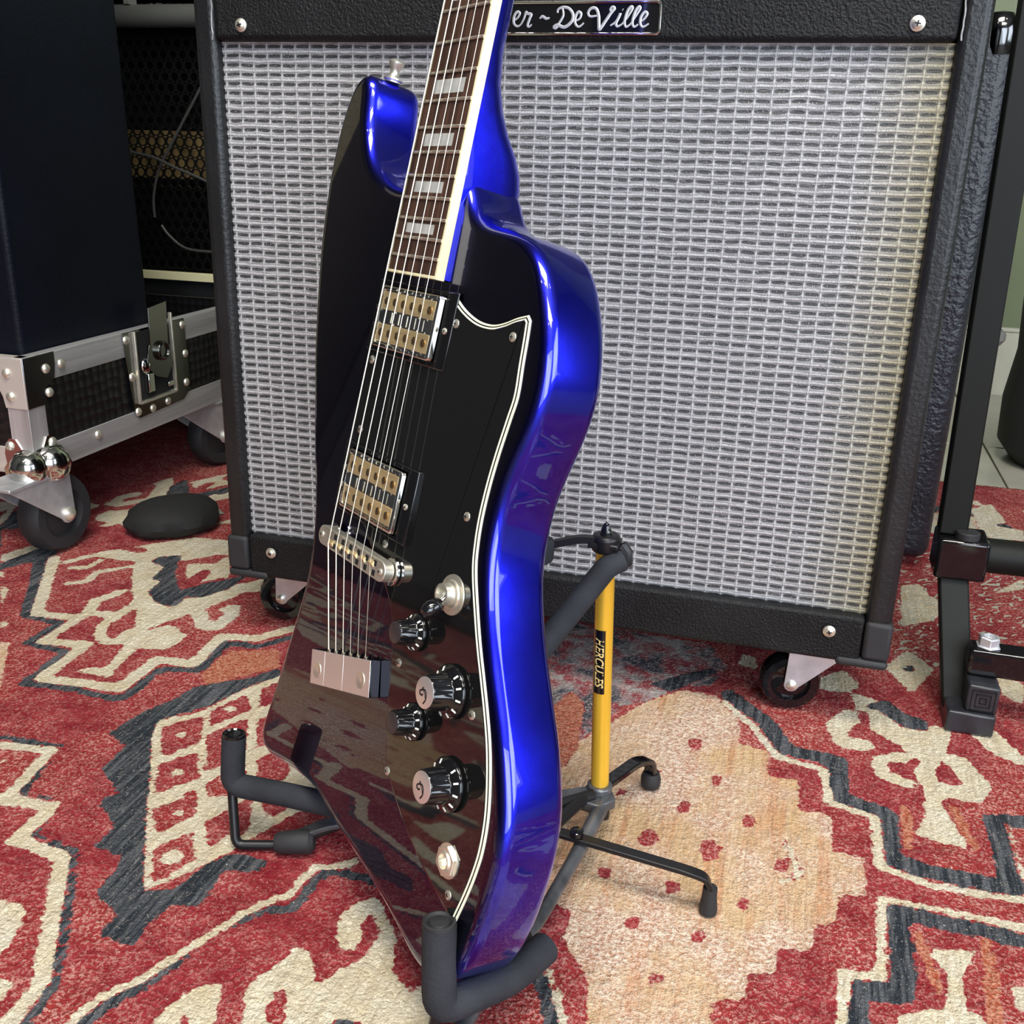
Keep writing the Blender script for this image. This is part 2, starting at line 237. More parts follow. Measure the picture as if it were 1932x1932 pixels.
# ------------------------------------------------------------------ rug
RUG = [('C',0.0,[(-0.66,0.091),(-0.645,0.135),(-0.632,0.128),(-0.643,0.071)]),('N',0.0,[(-0.643,0.071),(-0.632,0.128),(-0.616,0.128),(-0.6,0.091),(-0.57,0.047),(-0.514,-0.031),(-0.526,-0.035),(-0.544,-0.012),(-0.569,0.028),(-0.612,0.087),(-0.631,0.057)]),('C',0.0,[(-0.563,0.136),(-0.484,0.216),(-0.439,0.221),(-0.378,0.119),(-0.392,0.095),(-0.421,0.053),(-0.412,0.034),(-0.387,0.064),(-0.369,0.098),(-0.338,0.136),(-0.33,0.093),(-0.342,0.094),(-0.366,0.028),(-0.344,-0.004),(-0.343,-0.042),(-0.363,-0.056),(-0.393,-0.055),(-0.409,-0.042),(-0.4,-0.024),(-0.428,0.019),(-0.449,0.043),(-0.488,0.095),(-0.503,0.126),(-0.554,0.123)]),('R',0.0,[(-0.523,0.168),(-0.55,0.152),(-0.509,0.15),(-0.511,0.161)]),('C',0.0,[(-0.39,-0.054),(-0.373,-0.059),(-0.368,-0.099),(-0.362,-0.113),(-0.4,-0.113),(-0.389,-0.103),(-0.377,-0.099)]),('C',0.0118,[(-0.436,0.03),(-0.437,-0.021),(-0.427,-0.044),(-0.408,-0.057),(-0.398,-0.048),(-0.403,-0.029)]),('R',0.0,[(-0.392,-0.025),(-0.367,0.03),(-0.336,-0.017),(-0.356,-0.016),(-0.374,-0.003),(-0.381,-0.013)]),('C',0.0148,[(-0.374,-0.045),(-0.354,-0.046),(-0.352,-0.026),(-0.365,-0.014),(-0.374,-0.017)]),('C',0.0128,[(-0.445,-0.003),(-0.468,-0.007),(-0.479,0.021),(-0.468,0.05)]),('C',0.0091,[(-0.536,0.049),(-0.521,0.059),(-0.525,0.087),(-0.5,0.113)]),('C',0.0094,[(-0.561,0.087),(-0.544,0.093),(-0.544,0.116)]),('C',0.0107,[(-0.577,0.099),(-0.562,0.126)]),('R',0.0,[(-0.352,0.037),(-0.354,0.063),(-0.332,0.097),(-0.294,0.029),(-0.261,0.036),(-0.259,0.017),(-0.318,-0.003)]),('C',0.0159,[(-0.361,0.03),(-0.341,0.005),(-0.329,0.005),(-0.327,0.033),(-0.335,0.052),(-0.339,0.048)]),('N',0.0,[(-0.488,0.147),(-0.466,0.16),(-0.443,0.111),(-0.422,0.084),(-0.396,0.07),(-0.394,0.036),(-0.402,0.033),(-0.42,0.039),(-0.442,0.059),(-0.444,0.086),(-0.459,0.091),(-0.464,0.124),(-0.487,0.131)]),('R',0.0,[(-0.459,0.141),(-0.423,0.181),(-0.414,0.173),(-0.417,0.151),(-0.447,0.14),(-0.421,0.099),(-0.42,0.134),(-0.406,0.129),(-0.403,0.096),(-0.382,0.127),(-0.386,0.106),(-0.408,0.066)]),('N',0.0,[(-0.411,0.074),(-0.396,0.098),(-0.365,0.134),(-0.364,0.096),(-0.38,0.063),(-0.395,0.062)]),('O',0.0,[(-0.293,-0.08),(-0.288,-0.034),(-0.245,-0.016),(-0.228,-0.048),(-0.259,-0.082),(-0.272,-0.102)]),('N',0.0092,[(-0.243,0.015),(-0.268,-0.018),(-0.3,-0.02),(-0.294,-0.077),(-0.32,-0.083),(-0.33,-0.089),(-0.329,-0.14),(-0.337,-0.145),(-0.374,-0.142),(-0.413,-0.145),(-0.428,-0.148),(-0.433,-0.085),(-0.48,-0.081),(-0.478,-0.035),(-0.52,-0.033),(-0.562,0.026),(-0.597,0.087),(-0.615,0.129)]),('C',0.0133,[(-0.253,0.031),(-0.277,-0.003),(-0.312,-0.009),(-0.306,-0.068),(-0.343,-0.07),(-0.343,-0.129),(-0.375,-0.13),(-0.42,-0.135),(-0.424,-0.066),(-0.468,-0.074),(-0.468,-0.019),(-0.515,-0.025),(-0.55,0.03),(-0.598,0.105)]),('N',0.0,[(-0.301,-0.159),(-0.288,-0.132),(-0.281,-0.102),(-0.271,-0.096),(-0.245,-0.077),(-0.228,-0.048),(-0.22,-0.062),(-0.238,-0.091),(-0.253,-0.132),(-0.28,-0.163),(-0.272,-0.185),(-0.238,-0.237),(-0.222,-0.263),(-0.191,-0.311),(-0.221,-0.321),(-0.217,-0.304),(-0.253,-0.275),(-0.247,-0.263),(-0.279,-0.239),(-0.283,-0.204),(-0.306,-0.194)]),('C',0.0,[(-0.28,-0.163),(-0.257,-0.145),(-0.251,-0.134),(-0.238,-0.091),(-0.22,-0.062),(-0.196,-0.027),(-0.121,-0.067),(-0.084,-0.187),(-0.136,-0.293),(-0.192,-0.311),(-0.222,-0.263),(-0.238,-0.237),(-0.272,-0.185)]),('R',0.0,[(-0.271,-0.172),(-0.249,-0.145),(-0.228,-0.181),(-0.245,-0.211)]),('R',0.0,[(-0.242,-0.22),(-0.223,-0.194),(-0.202,-0.226),(-0.221,-0.254)]),('R',0.0,[(-0.215,-0.265),(-0.197,-0.238),(-0.176,-0.269),(-0.195,-0.297)]),('R',0.0,[(-0.247,-0.138),(-0.232,-0.101),(-0.214,-0.124),(-0.234,-0.159)]),('R',0.0,[(-0.229,-0.171),(-0.212,-0.135),(-0.187,-0.18),(-0.201,-0.218)]),('R',0.0,[(-0.194,-0.23),(-0.18,-0.197),(-0.161,-0.226),(-0.176,-0.257)]),('R',0.0,[(-0.174,-0.264),(-0.167,-0.254),(-0.145,-0.282),(-0.154,-0.297)]),('R',0.0,[(-0.225,-0.089),(-0.209,-0.058),(-0.192,-0.091),(-0.209,-0.12)]),('R',0.0,[(-0.163,-0.244),(-0.153,-0.232),(-0.134,-0.267),(-0.142,-0.278)]),('R',0.0,[(-0.154,-0.224),(-0.123,-0.231),(-0.123,-0.256),(-0.133,-0.255)]),('R',0.0,[(-0.202,-0.137),(-0.183,-0.108),(-0.164,-0.146),(-0.18,-0.178)]),('R',0.0,[(-0.173,-0.19),(-0.158,-0.163),(-0.137,-0.204),(-0.154,-0.224)]),('C',0.0107,[(-0.249,-0.177)]),('C',0.0101,[(-0.222,-0.225)]),('C',0.0097,[(-0.194,-0.267)]),('C',0.011,[(-0.232,-0.129)]),('C',0.0105,[(-0.206,-0.176)]),('N',0.0064,[(-0.384,-0.226),(-0.331,-0.222),(-0.315,-0.285),(-0.28,-0.286),(-0.276,-0.323),(-0.242,-0.327)]),('C',0.0099,[(-0.377,-0.235),(-0.333,-0.229),(-0.322,-0.291),(-0.283,-0.291),(-0.283,-0.331),(-0.253,-0.331)]),('C',0.0,[(-0.362,-0.252),(-0.353,-0.247),(-0.354,-0.262)]),('C',0.0,[(-0.537,-0.051),(-0.525,-0.051),(-0.524,-0.066)]),('C',0.0,[(-0.603,0.025),(-0.583,0.014),(-0.556,-0.029)]),('N',0.0,[(-0.256,-0.268),(-0.226,-0.258),(-0.168,-0.347),(-0.149,-0.341),(-0.144,-0.312),(-0.132,-0.296),(-0.104,-0.295),(-0.106,-0.309),(-0.128,-0.314),(-0.126,-0.334),(-0.126,-0.353),(-0.142,-0.352),(-0.146,-0.368),(-0.144,-0.393),(-0.159,-0.39),(-0.17,-0.391),(-0.169,-0.371),(-0.194,-0.36),(-0.2,-0.323),(-0.226,-0.319),(-0.226,-0.291),(-0.251,-0.28)]),('C',0.0,[(-0.226,-0.258),(-0.113,-0.221),(-0.109,-0.234),(-0.135,-0.297),(-0.148,-0.32),(-0.167,-0.349)]),('R',0.0,[(-0.212,-0.27),(-0.192,-0.244),(-0.179,-0.268),(-0.194,-0.296)]),('R',0.0,[(-0.187,-0.309),(-0.171,-0.284),(-0.152,-0.31),(-0.166,-0.34)]),('R',0.0,[(-0.169,-0.273),(-0.152,-0.234),(-0.14,-0.258),(-0.15,-0.297)]),('R',0.0,[(-0.153,-0.257),(-0.143,-0.251),(-0.133,-0.271),(-0.139,-0.284)]),('R',0.0,[(-0.156,-0.217),(-0.118,-0.223),(-0.122,-0.252),(-0.134,-0.25)]),('C',0.016,[(-0.169,-0.313)]),('R',0.0034,[(-0.169,-0.313)]),('C',0.0088,[(-0.192,-0.269)]),('N',0.0063,[(-0.28,-0.287),(-0.274,-0.326),(-0.235,-0.328),(-0.193,-0.391),(-0.169,-0.43),(-0.164,-0.461),(-0.183,-0.489)]),('C',0.011,[(-0.334,-0.296),(-0.283,-0.29),(-0.28,-0.329),(-0.239,-0.335),(-0.213,-0.376),(-0.177,-0.432),(-0.174,-0.463),(-0.189,-0.484)]),('C',0.0,[(-0.248,-0.383),(-0.233,-0.381),(-0.224,-0.388),(-0.215,-0.413),(-0.218,-0.429),(-0.256,-0.386)]),('C',0.0,[(-0.213,-0.434),(-0.193,-0.437),(-0.188,-0.452),(-0.194,-0.456)]),('N',0.0073,[(-0.136,-0.463),(-0.135,-0.451),(-0.13,-0.434),(-0.117,-0.41),(-0.104,-0.37),(-0.085,-0.34),(-0.067,-0.333),(-0.065,-0.295),(-0.043,-0.291),(-0.025,-0.295)]),('C',0.0063,[(-0.144,-0.465),(-0.142,-0.453),(-0.139,-0.433),(-0.124,-0.413),(-0.108,-0.376),(-0.094,-0.345),(-0.084,-0.33),(-0.076,-0.324),(-0.073,-0.292),(-0.058,-0.288),(-0.046,-0.276)]),('C',0.0,[(-0.097,-0.45),(-0.098,-0.439),(-0.098,-0.426),(-0.092,-0.409),(-0.079,-0.401),(-0.072,-0.413),(-0.062,-0.44)]),('R',0.0,[(-0.076,-0.444),(-0.088,-0.432),(-0.086,-0.425),(-0.072,-0.443)]),('C',0.0,[(-0.048,-0.435),(-0.052,-0.424),(-0.061,-0.404),(-0.062,-0.392),(-0.054,-0.379),(-0.05,-0.363),(-0.041,-0.362),(-0.025,-0.387),(-0.017,-0.373),(-0.009,-0.361),(-0.005,-0.349),(-0.012,-0.353),(-0.022,-0.356),(-0.031,-0.347),(-0.036,-0.329),(-0.029,-0.314),(-0.021,-0.305),(0.006,-0.337),(0.023,-0.358),(0.039,-0.373),(0.057,-0.403)]),('R',0.0,[(-0.022,-0.328),(-0.017,-0.322),(-0.007,-0.335),(-0.007,-0.351),(-0.013,-0.351)]),('R',0.0,[(-0.047,-0.398),(-0.041,-0.393),(-0.031,-0.411),(-0.029,-0.429),(-0.042,-0.415)]),('R',0.0,[(0.006,-0.341),(0.017,-0.34),(0.026,-0.357),(0.032,-0.378),(0.013,-0.363)]),('N',0.0,[(-0.005,-0.41),(-0.004,-0.403),(0.011,-0.403),(0.02,-0.414),(-0.0,-0.42)]),('T',0.0,[(0.044,-0.085),(0.071,-0.075),(0.108,0.001),(0.138,0.031),(0.167,0.03),(0.189,0.004),(0.193,-0.044),(0.218,-0.05),(0.218,-0.087),(0.241,-0.082),(0.243,-0.125),(0.265,-0.121),(0.266,-0.167),(0.288,-0.166),(0.289,-0.207),(0.27,-0.211),(0.268,-0.24),(0.254,-0.247),(0.253,-0.27),(0.232,-0.274),(0.232,-0.296),(0.217,-0.301),(0.217,-0.321),(0.198,-0.327),(0.199,-0.346),(0.201,-0.367),(0.137,-0.387),(0.124,-0.328),(0.109,-0.319),(0.104,-0.302),(0.104,-0.278),(0.087,-0.277),(0.035,-0.267),(0.008,-0.182)]),('R',0.0006,[(0.014,0.168)]),('R',0.0,[(0.163,-0.058),(0.163,-0.065),(0.16,-0.066),(0.157,-0.069),(0.155,-0.065),(0.152,-0.062),(0.152,-0.056),(0.152,-0.05),(0.156,-0.048),(0.159,-0.045),(0.161,-0.049),(0.164,-0.052)]),('R',0.0,[(0.184,-0.105),(0.185,-0.11),(0.182,-0.11),(0.18,-0.116),(0.178,-0.11),(0.175,-0.108),(0.177,-0.103),(0.177,-0.098),(0.179,-0.096),(0.181,-0.093),(0.183,-0.099),(0.185,-0.1)]),('R',0.0,[(0.164,-0.147),(0.165,-0.154),(0.162,-0.153),(0.159,-0.157),(0.157,-0.153),(0.154,-0.151),(0.156,-0.145),(0.155,-0.139),(0.158,-0.139),(0.161,-0.136),(0.163,-0.14),(0.166,-0.142)]),('R',0.0,[(0.211,-0.149),(0.212,-0.156),(0.209,-0.156),(0.206,-0.158),(0.204,-0.154),(0.201,-0.153),(0.203,-0.148),(0.203,-0.143),(0.206,-0.142),(0.208,-0.138),(0.21,-0.143),(0.213,-0.144)]),('R',0.0,[(0.146,-0.193),(0.147,-0.199),(0.143,-0.201),(0.14,-0.204),(0.137,-0.2),(0.132,-0.198),(0.134,-0.192),(0.134,-0.184),(0.138,-0.182),(0.141,-0.178),(0.144,-0.185),(0.148,-0.187)]),('R',0.0,[(0.189,-0.193),(0.191,-0.202),(0.185,-0.201),(0.182,-0.208),(0.179,-0.199),(0.175,-0.197),(0.177,-0.191),(0.175,-0.184),(0.181,-0.181),(0.185,-0.176),(0.187,-0.184),(0.193,-0.185)]),('R',0.0,[(0.236,-0.193),(0.237,-0.199),(0.233,-0.2),(0.23,-0.201),(0.228,-0.199),(0.226,-0.197),(0.228,-0.192),(0.227,-0.186),(0.23,-0.186),(0.233,-0.181),(0.234,-0.187),(0.238,-0.188)]),('R',0.0,[(0.121,-0.239),(0.122,-0.243),(0.119,-0.243),(0.117,-0.245),(0.115,-0.242),(0.112,-0.241),(0.113,-0.238),(0.112,-0.233),(0.115,-0.232),(0.117,-0.231),(0.118,-0.233),(0.122,-0.235)]),('R',0.0,[(0.167,-0.238),(0.168,-0.244),(0.164,-0.244),(0.162,-0.248),(0.16,-0.243),(0.157,-0.242),(0.159,-0.237),(0.158,-0.232),(0.161,-0.232),(0.163,-0.229),(0.165,-0.232),(0.168,-0.234)]),('R',0.0,[(0.214,-0.239),(0.214,-0.244),(0.211,-0.245),(0.209,-0.248),(0.207,-0.244),(0.205,-0.243),(0.206,-0.238),(0.206,-0.233),(0.209,-0.233),(0.211,-0.23),(0.212,-0.234),(0.215,-0.235)]),('R',0.0,[(0.146,-0.28),(0.147,-0.284),(0.144,-0.283),(0.142,-0.288),(0.14,-0.284),(0.137,-0.283),(0.139,-0.278),(0.137,-0.274),(0.141,-0.274),(0.143,-0.27),(0.145,-0.274),(0.149,-0.275)]),('R',0.0,[(0.189,-0.278),(0.19,-0.282),(0.186,-0.282),(0.184,-0.287),(0.183,-0.283),(0.181,-0.281),(0.181,-0.277),(0.181,-0.274),(0.184,-0.273),(0.186,-0.27),(0.187,-0.273),(0.191,-0.274)]),('R',0.0,[(0.168,-0.323),(0.169,-0.327),(0.166,-0.327),(0.164,-0.331),(0.162,-0.327),(0.159,-0.326),(0.161,-0.322),(0.16,-0.319),(0.163,-0.317),(0.165,-0.315),(0.167,-0.318),(0.17,-0.319)]),('R',0.0,[(0.116,-0.145),(0.116,-0.149),(0.113,-0.149),(0.112,-0.153),(0.111,-0.149),(0.108,-0.147),(0.108,-0.143),(0.108,-0.138),(0.11,-0.139),(0.112,-0.136),(0.113,-0.14),(0.116,-0.141)]),('R',0.0,[(0.138,-0.104),(0.139,-0.109),(0.137,-0.108),(0.136,-0.111),(0.134,-0.108),(0.133,-0.107),(0.133,-0.104),(0.133,-0.101),(0.135,-0.1),(0.136,-0.098),(0.137,-0.101),(0.139,-0.102)]),('C',0.0048,[(0.233,-0.165),(0.246,-0.197),(0.233,-0.211)]),('N',0.0169,[(0.178,0.035),(0.213,-0.003),(0.231,-0.042),(0.271,-0.046),(0.272,-0.098),(0.306,-0.108),(0.306,-0.162),(0.328,-0.168),(0.383,-0.17),(0.385,-0.129),(0.383,-0.092),(0.412,-0.085)]),('C',0.0074,[(0.175,0.021),(0.203,-0.014),(0.224,-0.055),(0.262,-0.063),(0.264,-0.106),(0.298,-0.116),(0.298,-0.173),(0.333,-0.183),(0.389,-0.18),(0.396,-0.177)]),('C',0.0044,[(0.392,-0.091),(0.393,-0.157)]),('C',0.0,[(0.284,0.075),(0.312,0.067),(0.326,0.023),(0.35,0.039),(0.368,0.037),(0.361,0.005),(0.346,-0.042),(0.351,-0.06),(0.348,-0.085),(0.362,-0.134),(0.324,-0.129),(0.334,-0.102),(0.336,-0.065),(0.323,-0.022),(0.312,0.003),(0.298,0.014),(0.289,0.043)]),('R',0.0,[(0.312,0.003),(0.324,-0.007),(0.333,-0.033),(0.329,-0.044),(0.31,-0.044),(0.298,-0.027),(0.302,-0.011)]),('R',0.0,[(0.37,0.023),(0.383,0.012),(0.396,-0.002),(0.417,-0.008),(0.413,-0.033),(0.392,-0.027),(0.377,-0.011),(0.356,-0.045),(0.361,-0.059),(0.361,-0.009)]),('C',0.0194,[(0.306,0.028),(0.285,0.033),(0.272,0.009),(0.279,-0.015),(0.292,-0.014)]),('R',0.0088,[(0.284,-0.002),(0.296,0.021),(0.294,0.04)]),('C',0.013,[(0.324,-0.062),(0.307,-0.054),(0.304,-0.035),(0.321,-0.023),(0.328,-0.027)]),('R',0.0084,[(0.313,-0.039),(0.327,-0.038),(0.333,-0.026)]),('C',0.0199,[(0.354,-0.062),(0.371,-0.063),(0.378,-0.044),(0.37,-0.027),(0.366,-0.015)]),('C',0.0226,[(0.391,0.041),(0.403,0.015),(0.415,0.008),(0.418,0.031),(0.413,0.044)]),('R',0.0178,[(0.4,0.067),(0.415,0.045),(0.425,0.019)]),('O',0.0,[(0.317,-0.092),(0.322,-0.091),(0.325,-0.113),(0.321,-0.15),(0.315,-0.147)]),('O',0.0,[(0.359,-0.082),(0.368,-0.129),(0.364,-0.141),(0.35,-0.081)]),('R',0.0,[(0.404,-0.036),(0.414,-0.026),(0.408,-0.063),(0.393,-0.073)]),('N',0.0144,[(0.279,-0.335),(0.278,-0.293),(0.305,-0.291),(0.308,-0.25),(0.306,-0.217),(0.388,-0.221)]),('C',0.0065,[(0.294,-0.278),(0.295,-0.242),(0.298,-0.207),(0.391,-0.208)]),('C',0.0075,[(0.27,-0.338),(0.272,-0.283),(0.293,-0.28)]),('C',0.0,[(0.323,-0.248),(0.352,-0.237),(0.341,-0.264),(0.34,-0.289),(0.352,-0.298),(0.351,-0.312),(0.296,-0.33),(0.3,-0.312),(0.31,-0.302),(0.328,-0.293),(0.333,-0.266)]),('O',0.0,[(0.356,-0.225),(0.363,-0.223),(0.36,-0.293),(0.358,-0.31),(0.349,-0.313)]),('O',0.0,[(0.314,-0.232),(0.32,-0.232),(0.329,-0.275),(0.325,-0.294)]),('C',0.0,[(0.368,-0.264),(0.382,-0.258),(0.378,-0.281),(0.367,-0.281)]),('C',0.0,[(0.318,0.137),(0.342,0.185),(0.364,0.148),(0.339,0.091)]),('N',0.012,[(0.34,0.142)]),('N',0.0,[(0.294,0.052),(0.316,0.073),(0.328,0.052),(0.35,0.043),(0.347,0.026),(0.327,0.027),(0.309,0.049)]),('C',0.0,[(0.185,0.121),(0.198,0.121),(0.2,0.092),(0.182,0.096)]),('C',0.0,[(0.25,0.086),(0.279,0.119),(0.295,0.092),(0.282,0.074),(0.258,0.071)]),('F',0.0,[(0.021,0.135),(0.153,0.131),(0.174,0.088),(0.161,0.047),(0.133,0.033),(0.109,-0.001),(0.089,-0.016),(0.08,-0.043),(0.067,-0.078),(0.051,-0.132),(-0.012,0.123)]),('N',0.0,[(0.104,0.032),(0.157,0.082),(0.167,0.076),(0.126,0.022)]),('O',0.0,[(0.032,-0.034),(0.041,-0.002),(0.058,-0.025),(0.066,-0.094),(0.061,-0.128),(0.053,-0.122)]),('R',0.0,[(0.074,-0.336),(0.087,-0.277),(0.104,-0.278),(0.105,-0.306),(0.111,-0.318),(0.124,-0.328),(0.137,-0.387),(0.09,-0.402),(0.065,-0.359)]),('N',0.0102,[(0.077,-0.334),(0.092,-0.336),(0.104,-0.351),(0.116,-0.379)]),('C',0.0055,[(0.076,-0.327),(0.093,-0.328),(0.106,-0.342),(0.122,-0.377)]),('C',0.0,[(0.34,0.239),(0.373,0.264),(0.4,0.316),(0.347,0.351)]),('C',0.0,[(0.46,0.615),(0.519,0.604),(0.512,0.56),(0.466,0.56)]),('C',0.0,[(0.46,0.672),(0.493,0.708),(0.502,0.63),(0.464,0.595)]),('C',0.0,[(0.444,0.361),(0.489,0.425),(0.484,0.39)]),('C',0.0,[(0.472,0.47),(0.497,0.47),(0.489,0.425)]),('C',0.0,[(0.347,0.351),(0.369,0.366),(0.379,0.323),(0.364,0.275),(0.345,0.282)]),('C',0.0081,[(0.426,0.194),(0.45,0.19)]),('C',0.0,[(0.421,0.158),(0.443,0.144),(0.435,0.101),(0.419,0.115)])]
def build_rug():
    X0, X1, Y0, Y1, st = -1.548, .952, -1.048, .80, .004
    ss = st / 2
    nx = 2 * int(round((X1 - X0) / st)); ny = 2 * int(round((Y1 - Y0) / st))
    xs = X0 + (np.arange(nx) + .5) * ss; ys = Y0 + (np.arange(ny) + .5) * ss
    lay = np.zeros((ny, nx, 5), np.float32)            # C N T O F
    idx = {'C': 0, 'N': 1, 'T': 2, 'O': 3, 'F': 4}
    rs = np.random.RandomState(3)
    def paint(c, mask, sl):
        sub = lay[sl]; sub[mask] = 0
        if c in idx: sub[mask, idx[c]] = 1
    def bbox(pts, pad=0):
        p = np.array(pts); a = p.min(0) - pad; b = p.max(0) + pad
        i0 = max(0, int((a[0] - X0) / ss)); i1 = min(nx, int((b[0] - X0) / ss) + 2); j0 = max(0, int((a[1] - Y0) / ss)); j1 = min(ny, int((b[1] - Y0) / ss) + 2)
        return i0, i1, j0, j1
    def draw(c, w, pts, T=lambda p: p):
        pts = [T(p) for p in pts]
        i0, i1, j0, j1 = bbox(pts, w)
        if i1 <= i0 or j1 <= j0: return
        gx, gy = np.meshgrid(xs[i0:i1], ys[j0:j1]); sl = (slice(j0, j1), slice(i0, i1))
        if w == 0:
            m = np.zeros(gx.shape, bool); n = len(pts)
            for k in range(n):
                x1, y1 = pts[k]; x2, y2 = pts[(k + 1) % n]
                if y1 == y2: continue
                cnd = ((y1 > gy) != (y2 > gy)) & (gx < (x2 - x1) * (gy - y1) / (y2 - y1) + x1); m ^= cnd
        else:
            m = np.zeros(gx.shape, bool)
            if len(pts) == 1: pts = pts * 2
            for (x1, y1), (x2, y2) in zip(pts[:-1], pts[1:]):
                dx, dy = x2 - x1, y2 - y1; L2 = dx * dx + dy * dy + 1e-12
                t = np.clip(((gx - x1) * dx + (gy - y1) * dy) / L2, 0, 1)
                m |= (gx - x1 - t * dx) ** 2 + (gy - y1 - t * dy) ** 2 < (w / 2) ** 2
        paint(c, m, sl)
    for T in (lambda p: (p[0] - .62, p[1] - .10), lambda p: (p[0] - .30, p[1] - .62), lambda p: (-p[0] * .9 - .95, p[1] + .28), lambda p: (.35 - p[0], -.75 - p[1]), lambda p: (p[0] + .28, .62 + p[1] * .8)):
        for c, w, pts in RUG: 
            if c != 'F': draw(c, w, pts, T)
    # plain red ground where the traced field of the rug starts
    draw('R', 0, [(-.20, -.50), (.42, -.34), (.60, .42), (.30, .62), (-.72, .16), (-.50, -.08)])
    for c, w, pts in RUG: draw(c, w, pts)
    L = lay.reshape(ny // 2, 2, nx // 2, 2, 5).mean((1, 3))
    Lp = np.pad(L, ((1, 1), (1, 1), (0, 0)), 'edge')
    L = .5 * L + .125 * (Lp[:-2, 1:-1] + Lp[2:, 1:-1] + Lp[1:-1, :-2] + Lp[1:-1, 2:])
    my, mx = L.shape[:2]
    gx, gy = np.meshgrid(X0 + (np.arange(mx) + .5) * st, Y0 + (np.arange(my) + .5) * st)
    h = rs.rand(my, mx) * .0009 - .0012
    h -= .0006 * L[..., 2]
    co = np.stack([gx, gy, h], -1).reshape(-1, 3)
    me = bpy.data.meshes.new('patterned_rug')
    i = np.arange(mx * my).reshape(my, mx)
    q = np.stack([i[:-1, :-1], i[:-1, 1:], i[1:, 1:], i[1:, :-1]], -1).reshape(-1, 4)
    # skirt: a border loop going down to the floor
    loop = np.concatenate([i[0, :-1], i[:-1, -1], i[-1, :0:-1], i[:0:-1, 0]])
    low = co[loop].copy(); low[:, 2] = -.0078
    nlo = len(co) + np.arange(len(loop))
    qs = np.stack([nlo, np.roll(nlo, -1), np.roll(loop, -1), loop], -1)
    co = np.concatenate([co, low]); q = np.concatenate([q, qs])
    me.vertices.add(len(co)); me.vertices.foreach_set('co', co.ravel().astype(np.float32))
    me.loops.add(q.size); me.loops.foreach_set('vertex_index', q.ravel().astype(np.int32))
    me.polygons.add(len(q)); me.polygons.foreach_set('loop_start', np.arange(0, q.size, 4, dtype=np.int32)); me.polygons.foreach_set('loop_total', np.full(len(q), 4, np.int32))
    me.update()
    me.polygons.foreach_set('use_smooth', [True] * len(q))
    col = np.zeros((len(co), 4), np.float32); col[:mx * my] = L[..., :4].reshape(-1, 4)
    a = me.attributes.new('yarn', 'FLOAT_COLOR', 'POINT'); a.data.foreach_set('color', col.ravel())
    f = np.zeros(len(co), np.float32); f[:mx * my] = L[..., 4].ravel()
    a = me.attributes.new('faded', 'FLOAT', 'POINT'); a.data.foreach_set('value', f)
    o = bpy.data.objects.new('patterned_rug', me); C.objects.link(o)
    tag(o, 'large worn red, cream and charcoal patterned wool rug on the floor', 'rug')
    # material
    m = bpy.data.materials.new('wool_rug'); m.use_nodes = True; nt = m.node_tree; N = nt.nodes; K = nt.links.new; b = N['Principled BSDF']
    b.inputs['Roughness'].default_value = .95; b.inputs['Specular IOR Level'].default_value = .08
    def nd(t, **kw):
        n = N.new(t)
        for k, v in kw.items(): setattr(n, k, v)
        return n
    tc = nd('ShaderNodeTexCoord')
    def mapped(sx, sy, sz=1):
        mp = nd('ShaderNodeMapping'); mp.inputs['Scale'].default_value = (sx, sy, sz); K(tc.outputs['Object'], mp.inputs[0]); return mp
    def noise(scale, det=3, mp=None, rough=.6):
        n = nd('ShaderNodeTexNoise'); n.inputs['Scale'].default_value = scale; n.inputs['Detail'].default_value = det; n.inputs['Roughness'].default_value = rough
        K((mp or tc).outputs[0 if mp else 'Object'], n.inputs['Vector']); return n.outputs['Fac']
    def math_(op, a, b_=None, c_=None, cl=False):
        n = nd('ShaderNodeMath', operation=op); n.use_clamp = cl
        for i_, v in enumerate((a, b_, c_)):
            if v is None: continue
            if isinstance(v, (int, float)): n.inputs[i_].default_value = v
            else: K(v, n.inputs[i_])
        return n.outputs[0]
    def mix(f_, a, b_):
        n = nd('ShaderNodeMix', data_type='RGBA')
        if isinstance(f_, (int, float)): n.inputs[0].default_value = f_
        else: K(f_, n.inputs[0])
        for s_, v in ((6, a), (7, b_)):
            if isinstance(v, tuple): n.inputs[s_].default_value = (*v, 1)
            else: K(v, n.inputs[s_])
        return n.outputs[2]
    def ramp(f_, p0, p1, c0=(0, 0, 0), c1=(1, 1, 1)):
        n = nd('ShaderNodeValToRGB'); n.color_ramp.elements[0].position = p0; n.color_ramp.elements[1].position = p1
        n.color_ramp.elements[0].color = (*c0, 1); n.color_ramp.elements[1].color = (*c1, 1); K(f_, n.inputs[0]); return n.outputs[0]
    yarn = nd('ShaderNodeAttribute', attribute_name='yarn'); sep = nd('ShaderNodeSeparateColor'); K(yarn.outputs['Color'], sep.inputs[0])
    fad = nd('ShaderNodeAttribute', attribute_name='faded')
    fine = noise(420, 3, rough=.7); tuft = noise(190, 2); mid = noise(45, 4); big = noise(7, 3)
    stripe = noise(1, 3, mapped(230, 14)); stripe2 = noise(1, 2, mapped(70, 3)); stripe3 = noise(1, 3, mapped(420, 60))
    edge = math_('MULTIPLY', math_('SUBTRACT', tuft, .5), 1.1)
    def sel(v):
        s_ = math_('ADD', v, edge); n = nd('ShaderNodeMapRange'); n.interpolation_type = 'SMOOTHSTEP'; n.inputs['From Min'].default_value = .40; n.inputs['From Max'].default_value = .60; K(s_, n.inputs[0]); return n.outputs[0]
    red = mix(ramp(mid, .35, .65), (.215, .016, .024), (.335, .038, .046))
